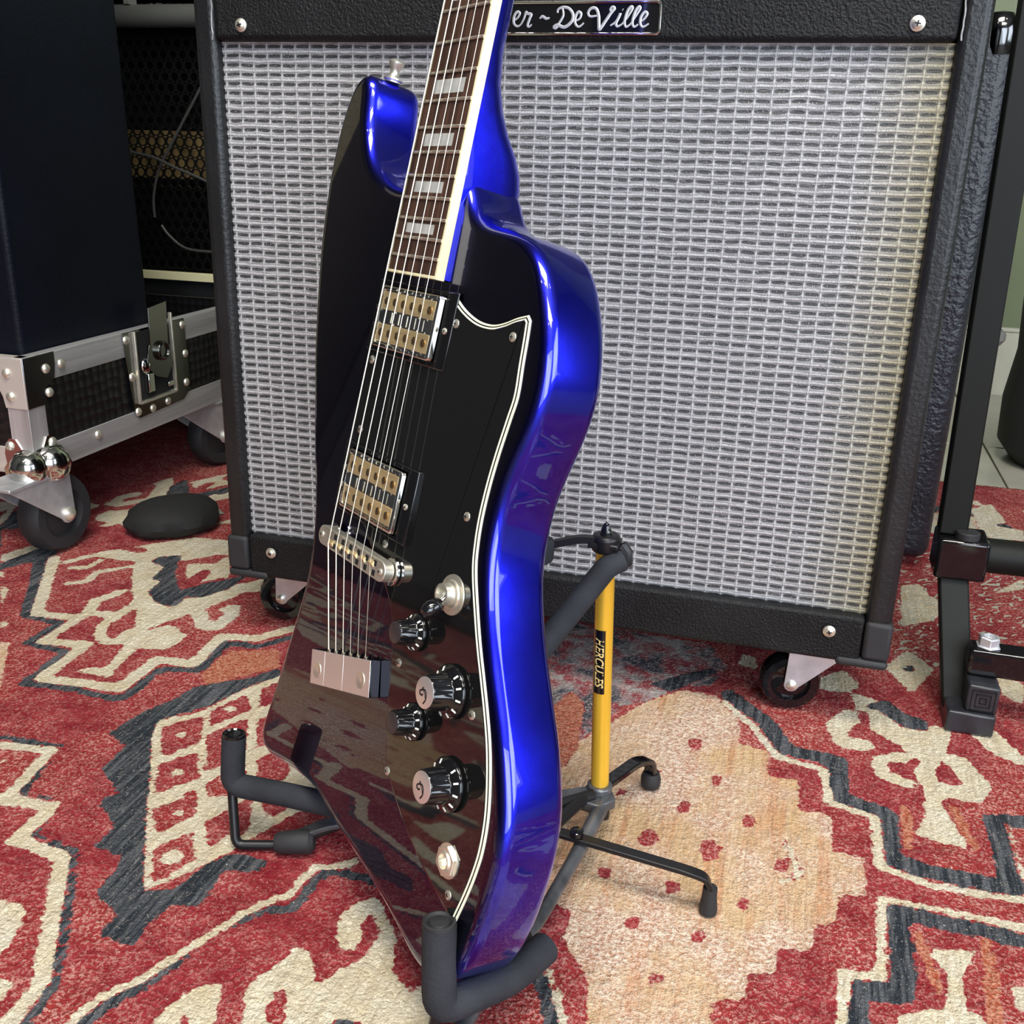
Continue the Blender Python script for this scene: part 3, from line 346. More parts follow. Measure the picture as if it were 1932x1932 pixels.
    red = mix(math_('MULTIPLY', ramp(big, .45, .62), .6), red, (.34, .040, .030))
    worn = ramp(fine, .49, .61); wornbig = math_('ADD', math_('MULTIPLY', ramp(big, .35, .65), .55), math_('MULTIPLY', ramp(mid, .4, .7), .35))
    red = mix(math_('MULTIPLY', ramp(noise(110, 4, rough=.75), .54, .62), .35), red, (.52, .15, .14))
    red = mix(math_('MULTIPLY', worn, wornbig), red, (.74, .45, .38))
    org = mix(ramp(fine, .4, .6), (.36, .075, .038), (.56, .26, .17))
    cream = mix(ramp(mid, .35, .65), (.82, .70, .46), (.94, .88, .70))
    cream = mix(math_('MULTIPLY', ramp(stripe, .45, .62), .45), cream, (.50, .40, .25))
    cream = mix(math_('MULTIPLY', ramp(big, .5, .7), .45), cream, (.74, .72, .66))
    cream = mix(math_('MULTIPLY', ramp(fine, .42, .30), .45), cream, (.40, .33, .24))
    navy = mix(ramp(stripe, .42, .62), (.028, .034, .042), (.11, .115, .125))
    navy = mix(math_('MULTIPLY', ramp(stripe3, .6, .7), .6), navy, (.30, .29, .28))
    navy = mix(math_('MULTIPLY', ramp(fine, .60, .70), .5), navy, (.42, .36, .32))
    tan = mix(ramp(stripe2, .35, .65), (.62, .40, .21), (.74, .55, .35))
    tan = mix(math_('MULTIPLY', ramp(stripe2, .50, .60), .7), tan, (.55, .24, .10))
    tan = mix(math_('MULTIPLY', ramp(stripe, .54, .64), .6), tan, (.48, .25, .13))
    tan = mix(math_('MULTIPLY', ramp(stripe3, .5, .62), .45), tan, (.34, .24, .14))
    pale = mix(ramp(fine, .40, .60), (.44, .22, .16), (.90, .78, .66))
    tan = mix(math_('MULTIPLY', ramp(noise(9, 3), .45, .6), .7), tan, pale)
    tan = mix(math_('MULTIPLY', ramp(fine, .60, .68), .4), tan, (.85, .74, .58))
    c_ = red
    c_ = mix(sel(sep.outputs[2]), c_, tan)
    c_ = mix(sel(yarn.outputs['Alpha']), c_, org)
    c_ = mix(sel(sep.outputs[0]), c_, cream)
    c_ = mix(sel(sep.outputs[1]), c_, navy)
    blot = mix(ramp(mid, .42, .58), (.30, .06, .07), (.36, .33, .31)); blot = mix(ramp(noise(22, 3), .5, .6), blot, (.07, .07, .085)); blot = mix(ramp(fine, .55, .65), blot, (.55, .45, .40))
    c_ = mix(sel(fad.outputs['Fac']), c_, blot)
    sal = ramp(noise(700, 1), .71, .74)
    c_ = mix(math_('MULTIPLY', sal, .55), c_, (.85, .76, .62))
    K(c_, b.inputs['Base Color'])
    bp = nd('ShaderNodeBump'); bp.inputs['Strength'].default_value = 1.; bp.inputs['Distance'].default_value = .005
    hgt = math_('ADD', math_('MULTIPLY', fine, .7), math_('MULTIPLY', tuft, .6)); hgt = math_('ADD', hgt, math_('MULTIPLY', stripe, .4)); K(hgt, bp.inputs['Height']); K(bp.outputs[0], b.inputs['Normal'])
    me.materials.append(m)
    return o
build_rug()

# ------------------------------------------------------------------ combo amplifier
def cloth_mat():
    m = bpy.data.materials.new('silver_grille_cloth'); m.use_nodes = True; nt = m.node_tree; N = nt.nodes; K = nt.links.new; b = N['Principled BSDF']
    b.inputs['Roughness'].default_value = .42; b.inputs['Specular IOR Level'].default_value = .5
    tc = N.new('ShaderNodeTexCoord'); sx = N.new('ShaderNodeSeparateXYZ')
    wob = N.new('ShaderNodeTexNoise'); wob.inputs['Scale'].default_value = 60; K(tc.outputs['Object'], wob.inputs['Vector'])
    va = N.new('ShaderNodeVectorMath'); va.operation = 'MULTIPLY_ADD'; K(wob.outputs['Color'], va.inputs[0]); va.inputs[1].default_value = (.0022, 0, .0022); K(tc.outputs['Object'], va.inputs[2])
    K(va.outputs[0], sx.inputs[0])
    def mth(op, a, b_=None, cl=False):
        n = N.new('ShaderNodeMath'); n.operation = op; n.use_clamp = cl
        for i, v in enumerate((a, b_)):
            if v is None: continue
            if isinstance(v, (int, float)): n.inputs[i].default_value = v
            else: K(v, n.inputs[i])
        return n.outputs[0]
    def mix(f, a, b_):
        n = N.new('ShaderNodeMix'); n.data_type = 'RGBA'
        K(f, n.inputs[0])
        for s_, v in ((6, a), (7, b_)):
            if isinstance(v, tuple): n.inputs[s_].default_value = (*v, 1)
            else: K(v, n.inputs[s_])
        return n.outputs[2]
    def sm(v, a, b_):
        n = N.new('ShaderNodeMapRange'); n.interpolation_type = 'SMOOTHSTEP'; n.inputs['From Min'].default_value = a; n.inputs['From Max'].default_value = b_; K(v, n.inputs[0]); return n.outputs[0]
    u = mth('FRACT', mth('ADD', mth('DIVIDE', sx.outputs[0], .0126), 100.05)); v = mth('FRACT', mth('ADD', mth('DIVIDE', sx.outputs[2], .0071), 100.1))
    def streak(sc, x, z):
        mp = N.new('ShaderNodeMapping'); mp.inputs['Scale'].default_value = (x, 1, z); K(tc.outputs['Object'], mp.inputs[0])
        n = N.new('ShaderNodeTexNoise'); n.inputs['Scale'].default_value = sc; n.inputs['Detail'].default_value = 3; K(mp.outputs[0], n.inputs['Vector']); return n.outputs['Fac']
    st = streak(1, 60, 1500); st2 = streak(1, 1400, 500)
    du = mth('DIVIDE', mth('SUBTRACT', u, .56), .44); dv = mth('DIVIDE', mth('SUBTRACT', v, .32), .19)
    r2 = mth('ADD', mth('POWER', mth('ABSOLUTE', du), 4), mth('POWER', mth('ABSOLUTE', dv), 2))
    dash = mth('MULTIPLY', sm(r2, 1.35, .55), sm(st, .28, .42)); 
    c = mix(sm(st, .35, .65), (.165, .165, .17), (.30, .30, .31))
    c = mix(dash, c, (.028, .028, .03))
    c = mix(mth('MULTIPLY', sm(st2, .62, .70), .35), c, (.85, .85, .84))
    br = mth('MULTIPLY', sm(mth('ABSOLUTE', mth('SUBTRACT', v, .80)), .14, .05), sm(st2, .30, .5)); c = mix(mth('MULTIPLY', br, .85), c, (.66, .66, .65))
    vl = sm(mth('ABSOLUTE', mth('SUBTRACT', u, .06)), .055, .02); c = mix(mth('MULTIPLY', vl, .7), c, (.48, .48, .48))
    vd = sm(mth('ABSOLUTE', mth('SUBTRACT', u, .985)), .022, .008); c = mix(mth('MULTIPLY', vd, .6), c, (.10, .10, .11))
    # yellower and darker towards the amplifier's right-hand frame
    ox = N.new('ShaderNodeSeparateXYZ'); K(tc.outputs['Object'], ox.inputs[0])
    ye = sm(ox.outputs[0], .215, .30); t = N.new('ShaderNodeMix'); t.data_type = 'RGBA'; t.blend_type = 'MULTIPLY'; K(ye, t.inputs[0]); K(c, t.inputs[6]); t.inputs[7].default_value = (.80, .72, .42, 1)
    K(t.outputs[2], b.inputs['Base Color'])
    bp = N.new('ShaderNodeBump'); bp.inputs['Strength'].default_value = .5; bp.inputs['Distance'].default_value = .0008; K(mth('ADD', st, st2), bp.inputs['Height']); K(bp.outputs[0], b.inputs['Normal'])
    return m
amp = thing('guitar_amplifier', 'large black combo guitar amplifier with silver woven grille cloth and script badge', 'amplifier', (0, .13, 0))
AO = Matrix.Translation((0, -.13, 0))
hw, zb, zt = .3015, .065, .665
sh = MB()
sh.box((-hw, 0, zb), (-.281, .268, zt)); sh.box((.281, 0, zb), (hw, .268, zt)); sh.box((-.2812, .001, zt - .02), (.2812, .268, zt)); sh.box((-.2812, .003, zb), (.2812, .268, zb + .012))
sh.box((-.281, .24, zb + .012), (.281, .262, zt - .02))
cabt = sh.build('cabinet', M_tolexS, amp, bevel=.0075, seg=4, local=AO)
MB().box((-.2805, -.002, .5365), (.2805, .014, zt - .02)).build('upper_panel', M_tolex, amp, bevel=.004, seg=3, local=AO)
MB().box((-.2805, -.001, zb + .001), (.2805, .013, .1075)).build('lower_panel', M_tolex, amp, bevel=.003, seg=3, local=AO)
MB().box((-.2812, .015, .10), (.2812, .030, .54)).build('baffle_board', M_darkint, amp, local=AO)
g = MB(); NX, NZ = 45 * 6, 60 * 4; gx0, gx1, gz0, gz1 = -.2808, .2808, .1072, .5362
vs = []
for j in range(NZ + 1):
    for i in range(NX + 1):
        xx = gx0 + (gx1 - gx0) * i / NX; zz = gz0 + (gz1 - gz0) * j / NZ
        u = (xx / .0126 + 100.05) % 1; v = (zz / .0071 + 100.1) % 1
        hgt = .0006 * math.cos((v - .78) * 2 * PI) + .0003 * math.exp(-((min(u, 1 - u)) / .12) ** 2)
        edge = min(xx - gx0, gx1 - xx, zz - gz0, gz1 - zz)
        vs.append((xx, .0085 - hgt + .001 * math.sin(xx * 9) * math.sin(zz * 8), zz))
g.add(vs, [(j * (NX + 1) + i, j * (NX + 1) + i + 1, (j + 1) * (NX + 1) + i + 1, (j + 1) * (NX + 1) + i) for j in range(NZ) for i in range(NX)])
g.build('grille_cloth', cloth_mat(), amp, local=AO, angle=80)
# screws
sc0 = None
for (x, z) in ((-.2557, .5474), (.2537, .5474), (-.2557, .0931), (.2537, .0931)):
    loc = (x, -.133, z)
    if sc0 is None:
        s = MB().lathe([(.0052, 0), (.0050, .0008), (.0036, .0014), (.0034, .0013), (.0033, .0022), (.0022, .0030), (.0008, .0032)], (0, 0, 0), (0, -1, 0), 20)
        s.box((-.0020, -.0036, -.0005), (.0020, -.0029, .0005), 1); s.box((-.0005, -.0036, -.0020), (.0005, -.0029, .0020), 1)
        sc0 = s.build('screw', [M_chromeW, M_black], amp, loc=loc); o = sc0
    else: o = sc0.copy(); C.objects.link(o); o.location = loc
    o.rotation_euler = (0, random.uniform(0, 3), 0)
# badge
bd = MB(); bd.box((-.082, -.0035, .5405), (.080, -.002, .5625)); bd = bd.build('badge', M_blackg, amp, bevel=.0006, local=AO)
fr = MB()
ring = [(-.0815, .5410), (.0795, .5410), (.0795, .5620), (-.0815, .5620)]
rp = []
for k in range(4):
    cx, cz = ring[k]; sx_, sz_ = (1 if k in (1, 2) else -1), (1 if k in (2, 3) else -1); r = .0025
    for a in range(5):
        t = {0: PI, 1: 1.5 * PI, 2: 0, 3: .5 * PI}[k] + a * PI / 8
        rp.append((cx - sx_ * r + r * math.cos(t), -.004, cz - sz_ * r + r * math.sin(t)))
rp.append(rp[0]); rp.append(rp[1]); fr.tube(rp, .0010, 8); fr.build('badge_frame', M_chrome, bd, local=AO)
BAD = {'e1': [(-29.5, 549.4), (-25.7, 552.3), (-24.7, 555.1), (-26.9, 555.6), (-29.0, 552.3), (-28.9, 548.0), (-26.1, 546.0), (-23.4, 547.5)], 'r': [(-23.4, 547.5), (-21.3, 551.3), (-19.8, 555.6), (-18.7, 554.6), (-15.9, 554.1), (-16.9, 551.3), (-18.4, 547.0), (-17.3, 545.7), (-15.2, 547.4)], 'dash': [(-9.3, 551.2), (-7.2, 552.7), (-4.4, 551.2), (-1.8, 551.7)], 'D1': [(7.7, 557.8), (8.4, 553.1), (5.4, 547.9), (3.4, 545.0), (1.7, 545.5), (4.4, 546.9), (9.8, 545.5), (15.0, 549.3), (15.6, 554.0), (12.5, 557.8), (8.2, 558.7), (4.5, 557.3), (4.0, 555.0)], 'e2': [(17.1, 549.3), (20.8, 551.1), (21.7, 554.4), (19.5, 555.4), (17.5, 552.1), (17.7, 547.8), (20.5, 545.7), (24.1, 548.3)], 'V': [(33.9, 553.0), (28.6, 552.5), (26.9, 554.9), (28.9, 557.7), (32.6, 557.6), (34.7, 553.0), (35.3, 546.4), (36.0, 544.0), (39.9, 549.2), (43.8, 554.8), (46.2, 557.6), (44.6, 558.7), (43.1, 556.7), (45.3, 554.8)], 'i': [(43.7, 546.4), (47.8, 549.2), (50.6, 554.3), (49.7, 552.0), (47.8, 547.8), (49.0, 545.9), (52.1, 547.3)], 'l1': [(52.1, 547.3), (55.9, 551.9), (59.2, 557.5), (58.1, 558.6), (55.7, 555.7), (54.0, 549.2), (55.3, 545.6), (58.3, 547.3)], 'l2': [(58.3, 547.3), (62.1, 552.9), (64.8, 557.5), (63.7, 558.6), (61.4, 555.6), (59.7, 549.1), (61.0, 545.6), (64.0, 547.3)], 'e3': [(64.5, 548.2), (68.4, 551.0), (70.2, 554.2), (68.1, 555.1), (65.7, 551.9), (65.5, 547.7), (67.7, 545.6), (71.7, 547.7)], 'dot': [(52.0, 556.8), (52.2, 556.7), (52.4, 556.6)]}
BAD['F1'] = [(-76, 557), (-70, 558), (-62, 557)]; BAD['F2'] = [(-68, 557.5), (-70, 551), (-73, 546), (-76, 545)]; BAD['F3'] = [(-73, 551.5), (-65, 552)]
def shift(k, d): return [(x + d, z) for x, z in BAD[k]]
BAD['eL'] = shift('e1', -36); BAD['nL'] = [(-58, 547), (-56, 555), (-56.5, 546), (-53, 554), (-51, 553), (-51.5, 546), (-49, 547)]
BAD['dL'] = [(-42, 554), (-46, 553), (-47, 547), (-44, 546), (-41, 551), (-38, 558), (-40, 549), (-39, 545.5), (-35, 547), (-32.4, 547.2)]
for k, p in BAD.items():
    pts = smoothpath([(x / 1000, -.0040, z / 1000) for x, z in p], 6)
    L = MB(); wd = .00105 if k in ('D1', 'V', 'F2') else .0009
    L.tube(pts, lambda t, wd=wd: wd * (.65 + .5 * math.sin(PI * min(1, t * 1.0))), 8, flat=.35, up=(0, -1, 0)); L.build('letter', M_silver, bd, local=AO)
# torn vinyl lips beside the upper panel
for sgn, x0 in ((-1, -.2835), (1, .2835)):
    pts = [(x0 + sgn * (-.0006 - .0028 * max(0, (z - .545) / .06)) + random.uniform(-.0005, .0005), -.0012, z) for z in [.537 + .004 * i for i in range(22)]]
    MB().tube(smoothpath(pts, 3), .0006, 6).build('torn_edge', M_scuff, amp, local=AO)
# bottom corner caps
for sgn in (-1, 1):
    c = MB(); x = sgn * hw
    c.box((min(x, x - sgn * .040) - (.0015 if sgn < 0 else 0), -.0028, zb - .002), (max(x, x - sgn * .040) + (.0015 if sgn > 0 else 0), .05, zb + .006))
    c.box((min(x, x - sgn * .020) - (.0015 if sgn < 0 else 0), -.0026, zb + .0061), (max(x, x - sgn * .020) + (.0015 if sgn > 0 else 0), .05, zb + .040))
    c.build('corner_cap', M_rubber, amp, bevel=.0035, seg=3, local=AO)
sp = MB().tube(smoothpath([(-.2865, -.0005, .12), (-.2868, -.0005, .3), (-.2865, -.0005, .52)], 3), .0003, 6)
# casters
def caster(loc, rz, parent, r, wid, plate, sc=1.):
    """fork, wheel, bolt; built standing on z=0 under a mount at z=plate"""
    fk = MB(); off = .55 * r
    for s_ in (-1, 1):
        y = s_ * (wid / 2 + .002 * sc); pl = [(off - .23 * r, r * .75), (off - .05 * r, r * .72), (off + .12 * r, r * .8), (-.30 * r - off, plate - .002), (off * 1.2, plate - .002)]
        poly = [(off + .24 * r * math.cos(a), r + .24 * r * math.sin(a)) for a in [PI * 1.1 + k * PI / 6 for k in range(7)]] + [(off + .18 * r, plate - .002), (-1.25 * r, plate - .002)]
        fk.prism(poly, (0, y - .0008 * sc, 0), (1, 0, 0), (0, 0, 1), (0, 1, 0), .0016 * sc)
    fk.box((-1.25 * r, -wid / 2 - .004 * sc, plate - .004), (off + .18 * r, wid / 2 + .004 * sc, plate - .0001))
    f = fk.build('caster_fork', M_zinc, parent, loc=loc, rot=(0, 0, rz), bevel=.0004 * sc)
    wmb = MB(); w2 = wid / 2
    wmb.lathe([(.25 * r, -w2 * .7), (.60 * r, -w2 * .55), (.64 * r, -w2 * .95), (.90 * r, -w2), (r * .985, -w2 * .55), (r, 0), (r * .985, w2 * .55), (.90 * r, w2), (.64 * r, w2 * .95), (.60 * r, w2 * .55), (.25 * r, w2 * .7)], (off, 0, r), (0, 1, 0), 40)
    wmb.build('caster_wheel', M_blackg if sc == 1. else M_rubber, f)
    for s_ in (-1, 1): MB().lathe([(.17 * r, 0), (.17 * r, .0016 * sc), (.10 * r, .0030 * sc), (.02 * r, .0034 * sc)], (off, s_ * (wid / 2 + .0028 * sc), r), (0, s_, 0), 14).build('caster_bolt', M_chromeW, f)
    return f
caster((.243, -.13 + .034, 0), PI + .15, amp, .0265, .019, zb)
caster((-.256, -.13 + .050, 0), PI + .1, amp, .0265, .019, zb)
caster((.25, .10, 0), .4, amp, .0245, .019, zb); caster((-.25, .10, 0), .4, amp, .0245, .019, zb)

# ------------------------------------------------------------------ electric guitar (local frame: u along the strings towards the bridge, v towards the treble side, w out of the top)
GM = Matrix([[-0.146268, 0.777581, -0.611534, 0.048479], [-0.217192, -0.628342, -0.747003, -0.142964], [-0.965108, 0.023558, 0.260791, 0.837476], [0, 0, 0, 1]])          # columns u, v, w ; translation of the nut
OU, OV, OW = 826., 140., -35.
Gorg = GM @ Vector((OU / 1000, OV / 1000, OW / 1000))
guitar = thing('electric_guitar', 'metallic blue electric guitar with offset wavy body, leaning on a floor stand before the amplifier', 'guitar')
guitar.matrix_world = Matrix.Translation(Gorg) @ GM.to_3x3().to_4x4()
LM = Matrix.Translation(Vector((-OU / 1000, -OV / 1000, -OW / 1000))) @ Matrix.Scale(.001, 4)
def gb(mb, name, m, parent=None, **kw): return mb.build(name, m, parent or guitar, local=LM, **kw)
def wb(u): return -11 + (630 - u) * .014
def blue_mat():
    m = bpy.data.materials.new('metallic_blue_lacquer'); m.use_nodes = True; nt = m.node_tree; b = nt.nodes['Principled BSDF']; K = nt.links.new
    b.inputs['Metallic'].default_value = 1.; b.inputs['Roughness'].default_value = .27; b.inputs['Coat Weight'].default_value = 1; b.inputs['Coat Roughness'].default_value = .02; b.inputs['Coat IOR'].default_value = 1.6
    tc = nt.nodes.new('ShaderNodeTexCoord'); n = nt.nodes.new('ShaderNodeTexNoise'); n.inputs['Scale'].default_value = 35; n.inputs['Detail'].default_value = 6
    K(tc.outputs['Object'], n.inputs['Vector'])
    r = nt.nodes.new('ShaderNodeValToRGB'); r.color_ramp.elements[0].position = .3; r.color_ramp.elements[1].position = .7
    r.color_ramp.elements[0].color = (.008, .009, .62, 1); r.color_ramp.elements[1].color = (.02, .028, .92, 1)
    K(n.outputs['Fac'], r.inputs[0]); at_ = nt.nodes.new('ShaderNodeAttribute'); at_.attribute_name = 'front_dark'; mx_ = nt.nodes.new('ShaderNodeMix'); mx_.data_type = 'RGBA'; K(at_.outputs['Fac'], mx_.inputs[0]); K(r.outputs[0], mx_.inputs[6]); mx_.inputs[7].default_value = (.007, .004, .055, 1); K(mx_.outputs[2], b.inputs['Base Color'])
    f = nt.nodes.new('ShaderNodeTexNoise'); f.inputs['Scale'].default_value = 2500; f.inputs['Detail'].default_value = 1; K(tc.outputs['Object'], f.inputs['Vector'])
    bp = nt.nodes.new('ShaderNodeBump'); bp.inputs['Strength'].default_value = .06; bp.inputs['Distance'].default_value = .0005; K(f.outputs['Fac'], bp.inputs['Height']); K(bp.outputs[0], b.inputs['Normal'])
    return m
M_blue = blue_mat()
M_pg = mat('black_pickguard', (.008, .008, .008), .045, spec=.65, coat=.4)
OUT = [(338, -124), (341, -133), (347, -139), (355, -143), (366, -147), (385, -150), (410, -151), (435, -149), (460, -145), (480, -140), (501, -134), (529, -125), (558, -113), (589, -100), (612, -89), (633, -81), (652, -77), (673, -76), (698, -80), (723, -85), (748, -90), (773, -96), (790, -100), (799, -99), (805, -93), (807, -84), (804, -70), (800, -50), (797, -29), (796, -15), (797, -3), (800, 10), (804, 28), (807, 49), (811, 71), (815, 91), (821, 112), (826, 128), (826, 142), (821, 155), (811, 166), (796, 173), (776, 178), (754, 180.5), (735, 181), (715, 178), (697, 171), (682, 163.5), (667, 154), (653, 145), (638, 136), (622, 128), (607, 122), (591, 118.5), (572, 118), (555, 121), (540, 125.5), (525, 129.5), (510, 131.5), (497, 131), (484, 128), (472, 124), (460, 118), (450, 112), (441, 104), (435, 95), (431, 82), (429, 65), (427, 50), (421, 38), (412, 30), (404, 24), (400, 10), (400, -8), (405, -22), (410, -36), (411, -50), (408, -68), (400, -86), (389, -98), (376, -106), (362, -111), (350, -113), (342, -116)]
T = 42.
base = smoothpath(OUT, 5, True)
# resample evenly
def resample(P, step, closed=True):
    Q = P + [P[0]] if closed else P; L = [0]
    for a, b in zip(Q[:-1], Q[1:]): L.append(L[-1] + (b - a).length)
    n = int(L[-1] / step); out = []; j = 0
    for i in range(n if closed else n + 1):
        s_ = L[-1] * i / n
        while j < len(L) - 2 and L[j + 1] < s_: j += 1
        out.append(Q[j].lerp(Q[j + 1], (s_ - L[j]) / max(1e-9, L[j + 1] - L[j])))
    return out
def relax(P, it):
    for _ in range(it): P = [P[i] * .5 + (P[i - 1] + P[(i + 1) % len(P)]) * .25 for i in range(len(P))]
    return P
base = relax(resample(base, 4.0), 3); n = len(base)
def normals(P, closed=True):
    N_ = []; m = len(P)
    for i in range(m):
        a = P[i - 1] if (closed or i > 0) else P[0]; b = P[(i + 1) % m] if (closed or i < m - 1) else P[-1]
        t = (b - a).normalized(); N_.append(Vector((-t.y, t.x, 0)))
    return N_
area2 = sum(base[i].x * base[(i + 1) % n].y - base[(i + 1) % n].x * base[i].y for i in range(n))
nr = normals(base); 
if area2 < 0: nr = [-q for q in nr]      # pointing inwards
def inset(d):
    P = [base[i] + nr[i] * d for i in range(n)]
    return relax(P, 2 if d > 5 else 0)
R = 8.0
prof = [(R + 1.2, 0)] + [(R * (1 - math.sin(a)), R * (1 - math.cos(a))) for a in [k * PI / 2 / 7 for k in range(8)]] + [(0, T / 2)] + [(R * (1 - math.cos(a)), T - R + R * math.sin(a)) for a in [k * PI / 2 / 6 for k in range(7)]]
bmb = MB(); vs = []
for d, z in prof:
    for q in inset(d): vs.append((q.x, q.y, wb(q.x) - z))
fs = []
for i in range(len(prof) - 1):
    for k in range(n): fs.append((i * n + k, i * n + (k + 1) % n, (i + 1) * n + (k + 1) % n, (i + 1) * n + k))
bmb.add(vs, fs); bmb.add([vs[k] for k in range(n)], [tuple(range(n))], 0, False); bmb.add([vs[-n + k] for k in range(n)], [tuple(range(n))], 0, False)
body = gb(bmb, 'body', M_blue, angle=60)
# near-black on the top face, fading to blue over the rounded edge
at = body.data.attributes.new('front_dark', 'FLOAT', 'POINT'); vb = []
for i in range(len(prof)): vb += [(1., 1., .97, .85, .6, .32, .12, 0., 0.)[i] if i < 9 else 0.] * n
vb += [1.] * n + [0.] * n; at.data.foreach_set('value', vb)

# neck with flaring heel
Wd = lambda u: 43 + 13 * u / 452.
nk = MB(); st = [(0, 22), (40, 20), (150, 20.5), (300, 21.5), (335, 22), (352, 24.5), (365, 29), (376, 35), (386, 42), (395, 47.5), (404, 50), (430, 50)]
vs = []; fs = []; m_ = 17
for iu, (u, d) in enumerate(st):
    hwid = Wd(u) / 2 - .3; sq = 1.0 if u < 340 else max(.35, 1 - (u - 340) / 70)
    for k in range(m_):
        a = PI * k / (m_ - 1); cs, sn = math.cos(a), math.sin(a)
        vs.append((u, hwid * math.copysign(abs(cs) ** (.75 * sq + .05), cs), -5.5 - (d - 5.5) * abs(sn) ** (.8 * sq + .05)))
for i in range(len(st) - 1):
    for k in range(m_ - 1): fs.append((i * m_ + k, i * m_ + k + 1, (i + 1) * m_ + k + 1, (i + 1) * m_ + k))
    fs.append((i * m_ + m_ - 1, i * m_, (i + 1) * m_, (i + 1) * m_ + m_ - 1))
fs.append(tuple(range(m_))); fs.append(tuple((len(st) - 1) * m_ + k for k in range(m_)))
nk.add(vs, fs); nk.box((425, -27, -12), (462, 27, -5.5))
hs = [(0, -21), (0, 21), (-20, 26), (-60, 40), (-150, 44), (-185, 20), (-195, -5), (-170, -40), (-90, -36), (-25, -26)]
nk.prism(hs, (0, 0, -19), (1, 0, 0), (0, 1, 0), (0, 0, 1), 15)
neck = gb(nk, 'neck', M_blue, angle=50)
# fretboard with binding
UE = 463.
fb = MB(); bw = 1.9
def taper(mb, u0, u1, off0, off1, z0, z1, mi=0):
    a0, a1 = Wd(u0) / 2, Wd(u1) / 2
    vs = []
    for u, a in ((u0, a0), (u1, a1)):
        vs += [(u, off0(a), z0), (u, off1(a), z0), (u, off1(a), z1), (u, off0(a), z1)]
    mb.add(vs, [(0, 1, 2, 3), (7, 6, 5, 4), (0, 4, 5, 1), (1, 5, 6, 2), (2, 6, 7, 3), (3, 7, 4, 0)], mi, False)
taper(fb, 0, UE - bw, lambda a: -a + bw, lambda a: a - bw, -6, 0)
fbo = gb(fb, 'fretboard', M_rose)
bn = MB(); taper(bn, 0, UE, lambda a: -a, lambda a: -a + bw - .02, -6, -.05); taper(bn, 0, UE, lambda a: a - bw + .02, lambda a: a, -6, -.05); bn.box((UE - bw + .05, -Wd(UE) / 2 + bw, -6), (UE, Wd(UE) / 2 - bw, -.06))
gb(bn, 'fretboard_binding', M_cream, fbo, bevel=.0003)
Lsc = 628.65
fpos = lambda k: Lsc * (1 - 2 ** (-k / 12))
for k in range(1, 23):
    u = fpos(k); a = Wd(u) / 2 - 1.0
    f = MB().tube([(u, -a, .15), (u, -a + 1.2, .45), (u, 0, .55), (u, a - 1.2, .45), (u, a, .15)], .95, 8, flat=.8, up=(0, 0, 1)); gb(f, 'fret', M_fret, fbo)
for k in (1, 3, 5, 7, 9, 12, 15, 17, 19, 21):
    u0, u1 = fpos(k - 1), fpos(k); cu = (u0 + u1) / 2; l = (u1 - u0) * (.5 if k > 12 else .45) / 1; 
    gb(MB().box((cu - l / 2, -15.5, -.5), (cu + l / 2, 15.5, .06)), 'block_inlay', M_pearl, fbo)
gb(MB().box((-4, -21.3, -5), (0, 21.3, 1.2)), 'nut', M_cream, bevel=.0003)

# pickguard: inset rings, white - black - white edge
PGR = [(468, 38), (474, 49), (478, 60), (480, 70), (480, 81), (477.5, 91), (474, 100), (471.5, 109)]
PGR2 = [(474, 112), (483, 113), (496, 114), (512, 115.5), (525, 113.5), (543, 110.5), (561, 108.5), (579, 108), (594, 109.5), (606, 112.5), (622, 120), (640, 129.5), (654, 138), (669, 147), (684, 155), (699, 161), (714, 165.5), (726, 167.5), (738, 168), (748, 167), (757, 165.5), (768, 163), (781, 159.5)]
PGL = [(783, 156), (778, 140), (768, 112), (752, 84), (735, 66), (705, 56), (680, 50), (652, 38), (630, 8), (616, -12), (612, -38), (600, -46), (520, -45), (468, -44)]
pgp = [Vector((a, b, 0)) for a, b in PGR]
pg_poly = smoothpath(PGR, 4) + smoothpath(PGR2, 4) + smoothpath(PGL, 3)
m = len(pg_poly); NPG = len(smoothpath(PGR, 4)) + len(smoothpath(PGR2, 4)) - 1
ar = sum(pg_poly[i].x * pg_poly[(i + 1) % m].y - pg_poly[(i + 1) % m].x * pg_poly[i].y for i in range(m))
pn = normals(pg_poly); pn = pn if ar > 0 else [-q for q in pn]
# the corner between the two arcs is mitred
for k in range(m):
    a = (pg_poly[k] - pg_poly[k - 1]).normalized(); b = (pg_poly[(k + 1) % m] - pg_poly[k]).normalized()
    cosh = math.sqrt(max(.2, (1 + a.dot(b)) / 2)); pn[k] = pn[k] / cosh
rings = [(0, .05, 1), (.15, .5, 1), (1.05, .9, 0), (1.75, 1.15, 1), (2.6, 1.6, 0), (3.0, 1.9, 0)]
pgb = MB(); vs = []
for d, z, _ in rings:
    for i in range(m): q = pg_poly[i] + pn[i] * d; vs.append((q.x, q.y, wb(q.x) + z))
for r_ in range(len(rings) - 1):
    pgb.add([], [])
    for k in range(m):
        pgb.f.append((r_ * m + k, r_ * m + (k + 1) % m, (r_ + 1) * m + (k + 1) % m, (r_ + 1) * m + k)); pgb.m.append(rings[r_][2] if k < NPG else 0); pgb.sm.append(False)
pgb.v = vs
pgb.f.append(tuple((len(rings) - 1) * m + k for k in range(m))); pgb.m.append(0); pgb.sm.append(False)
pgo = gb(pgb, 'pickguard', [M_pg, mat('ivory_edge', (.80, .79, .62), .3, emit=None)], angle=20)
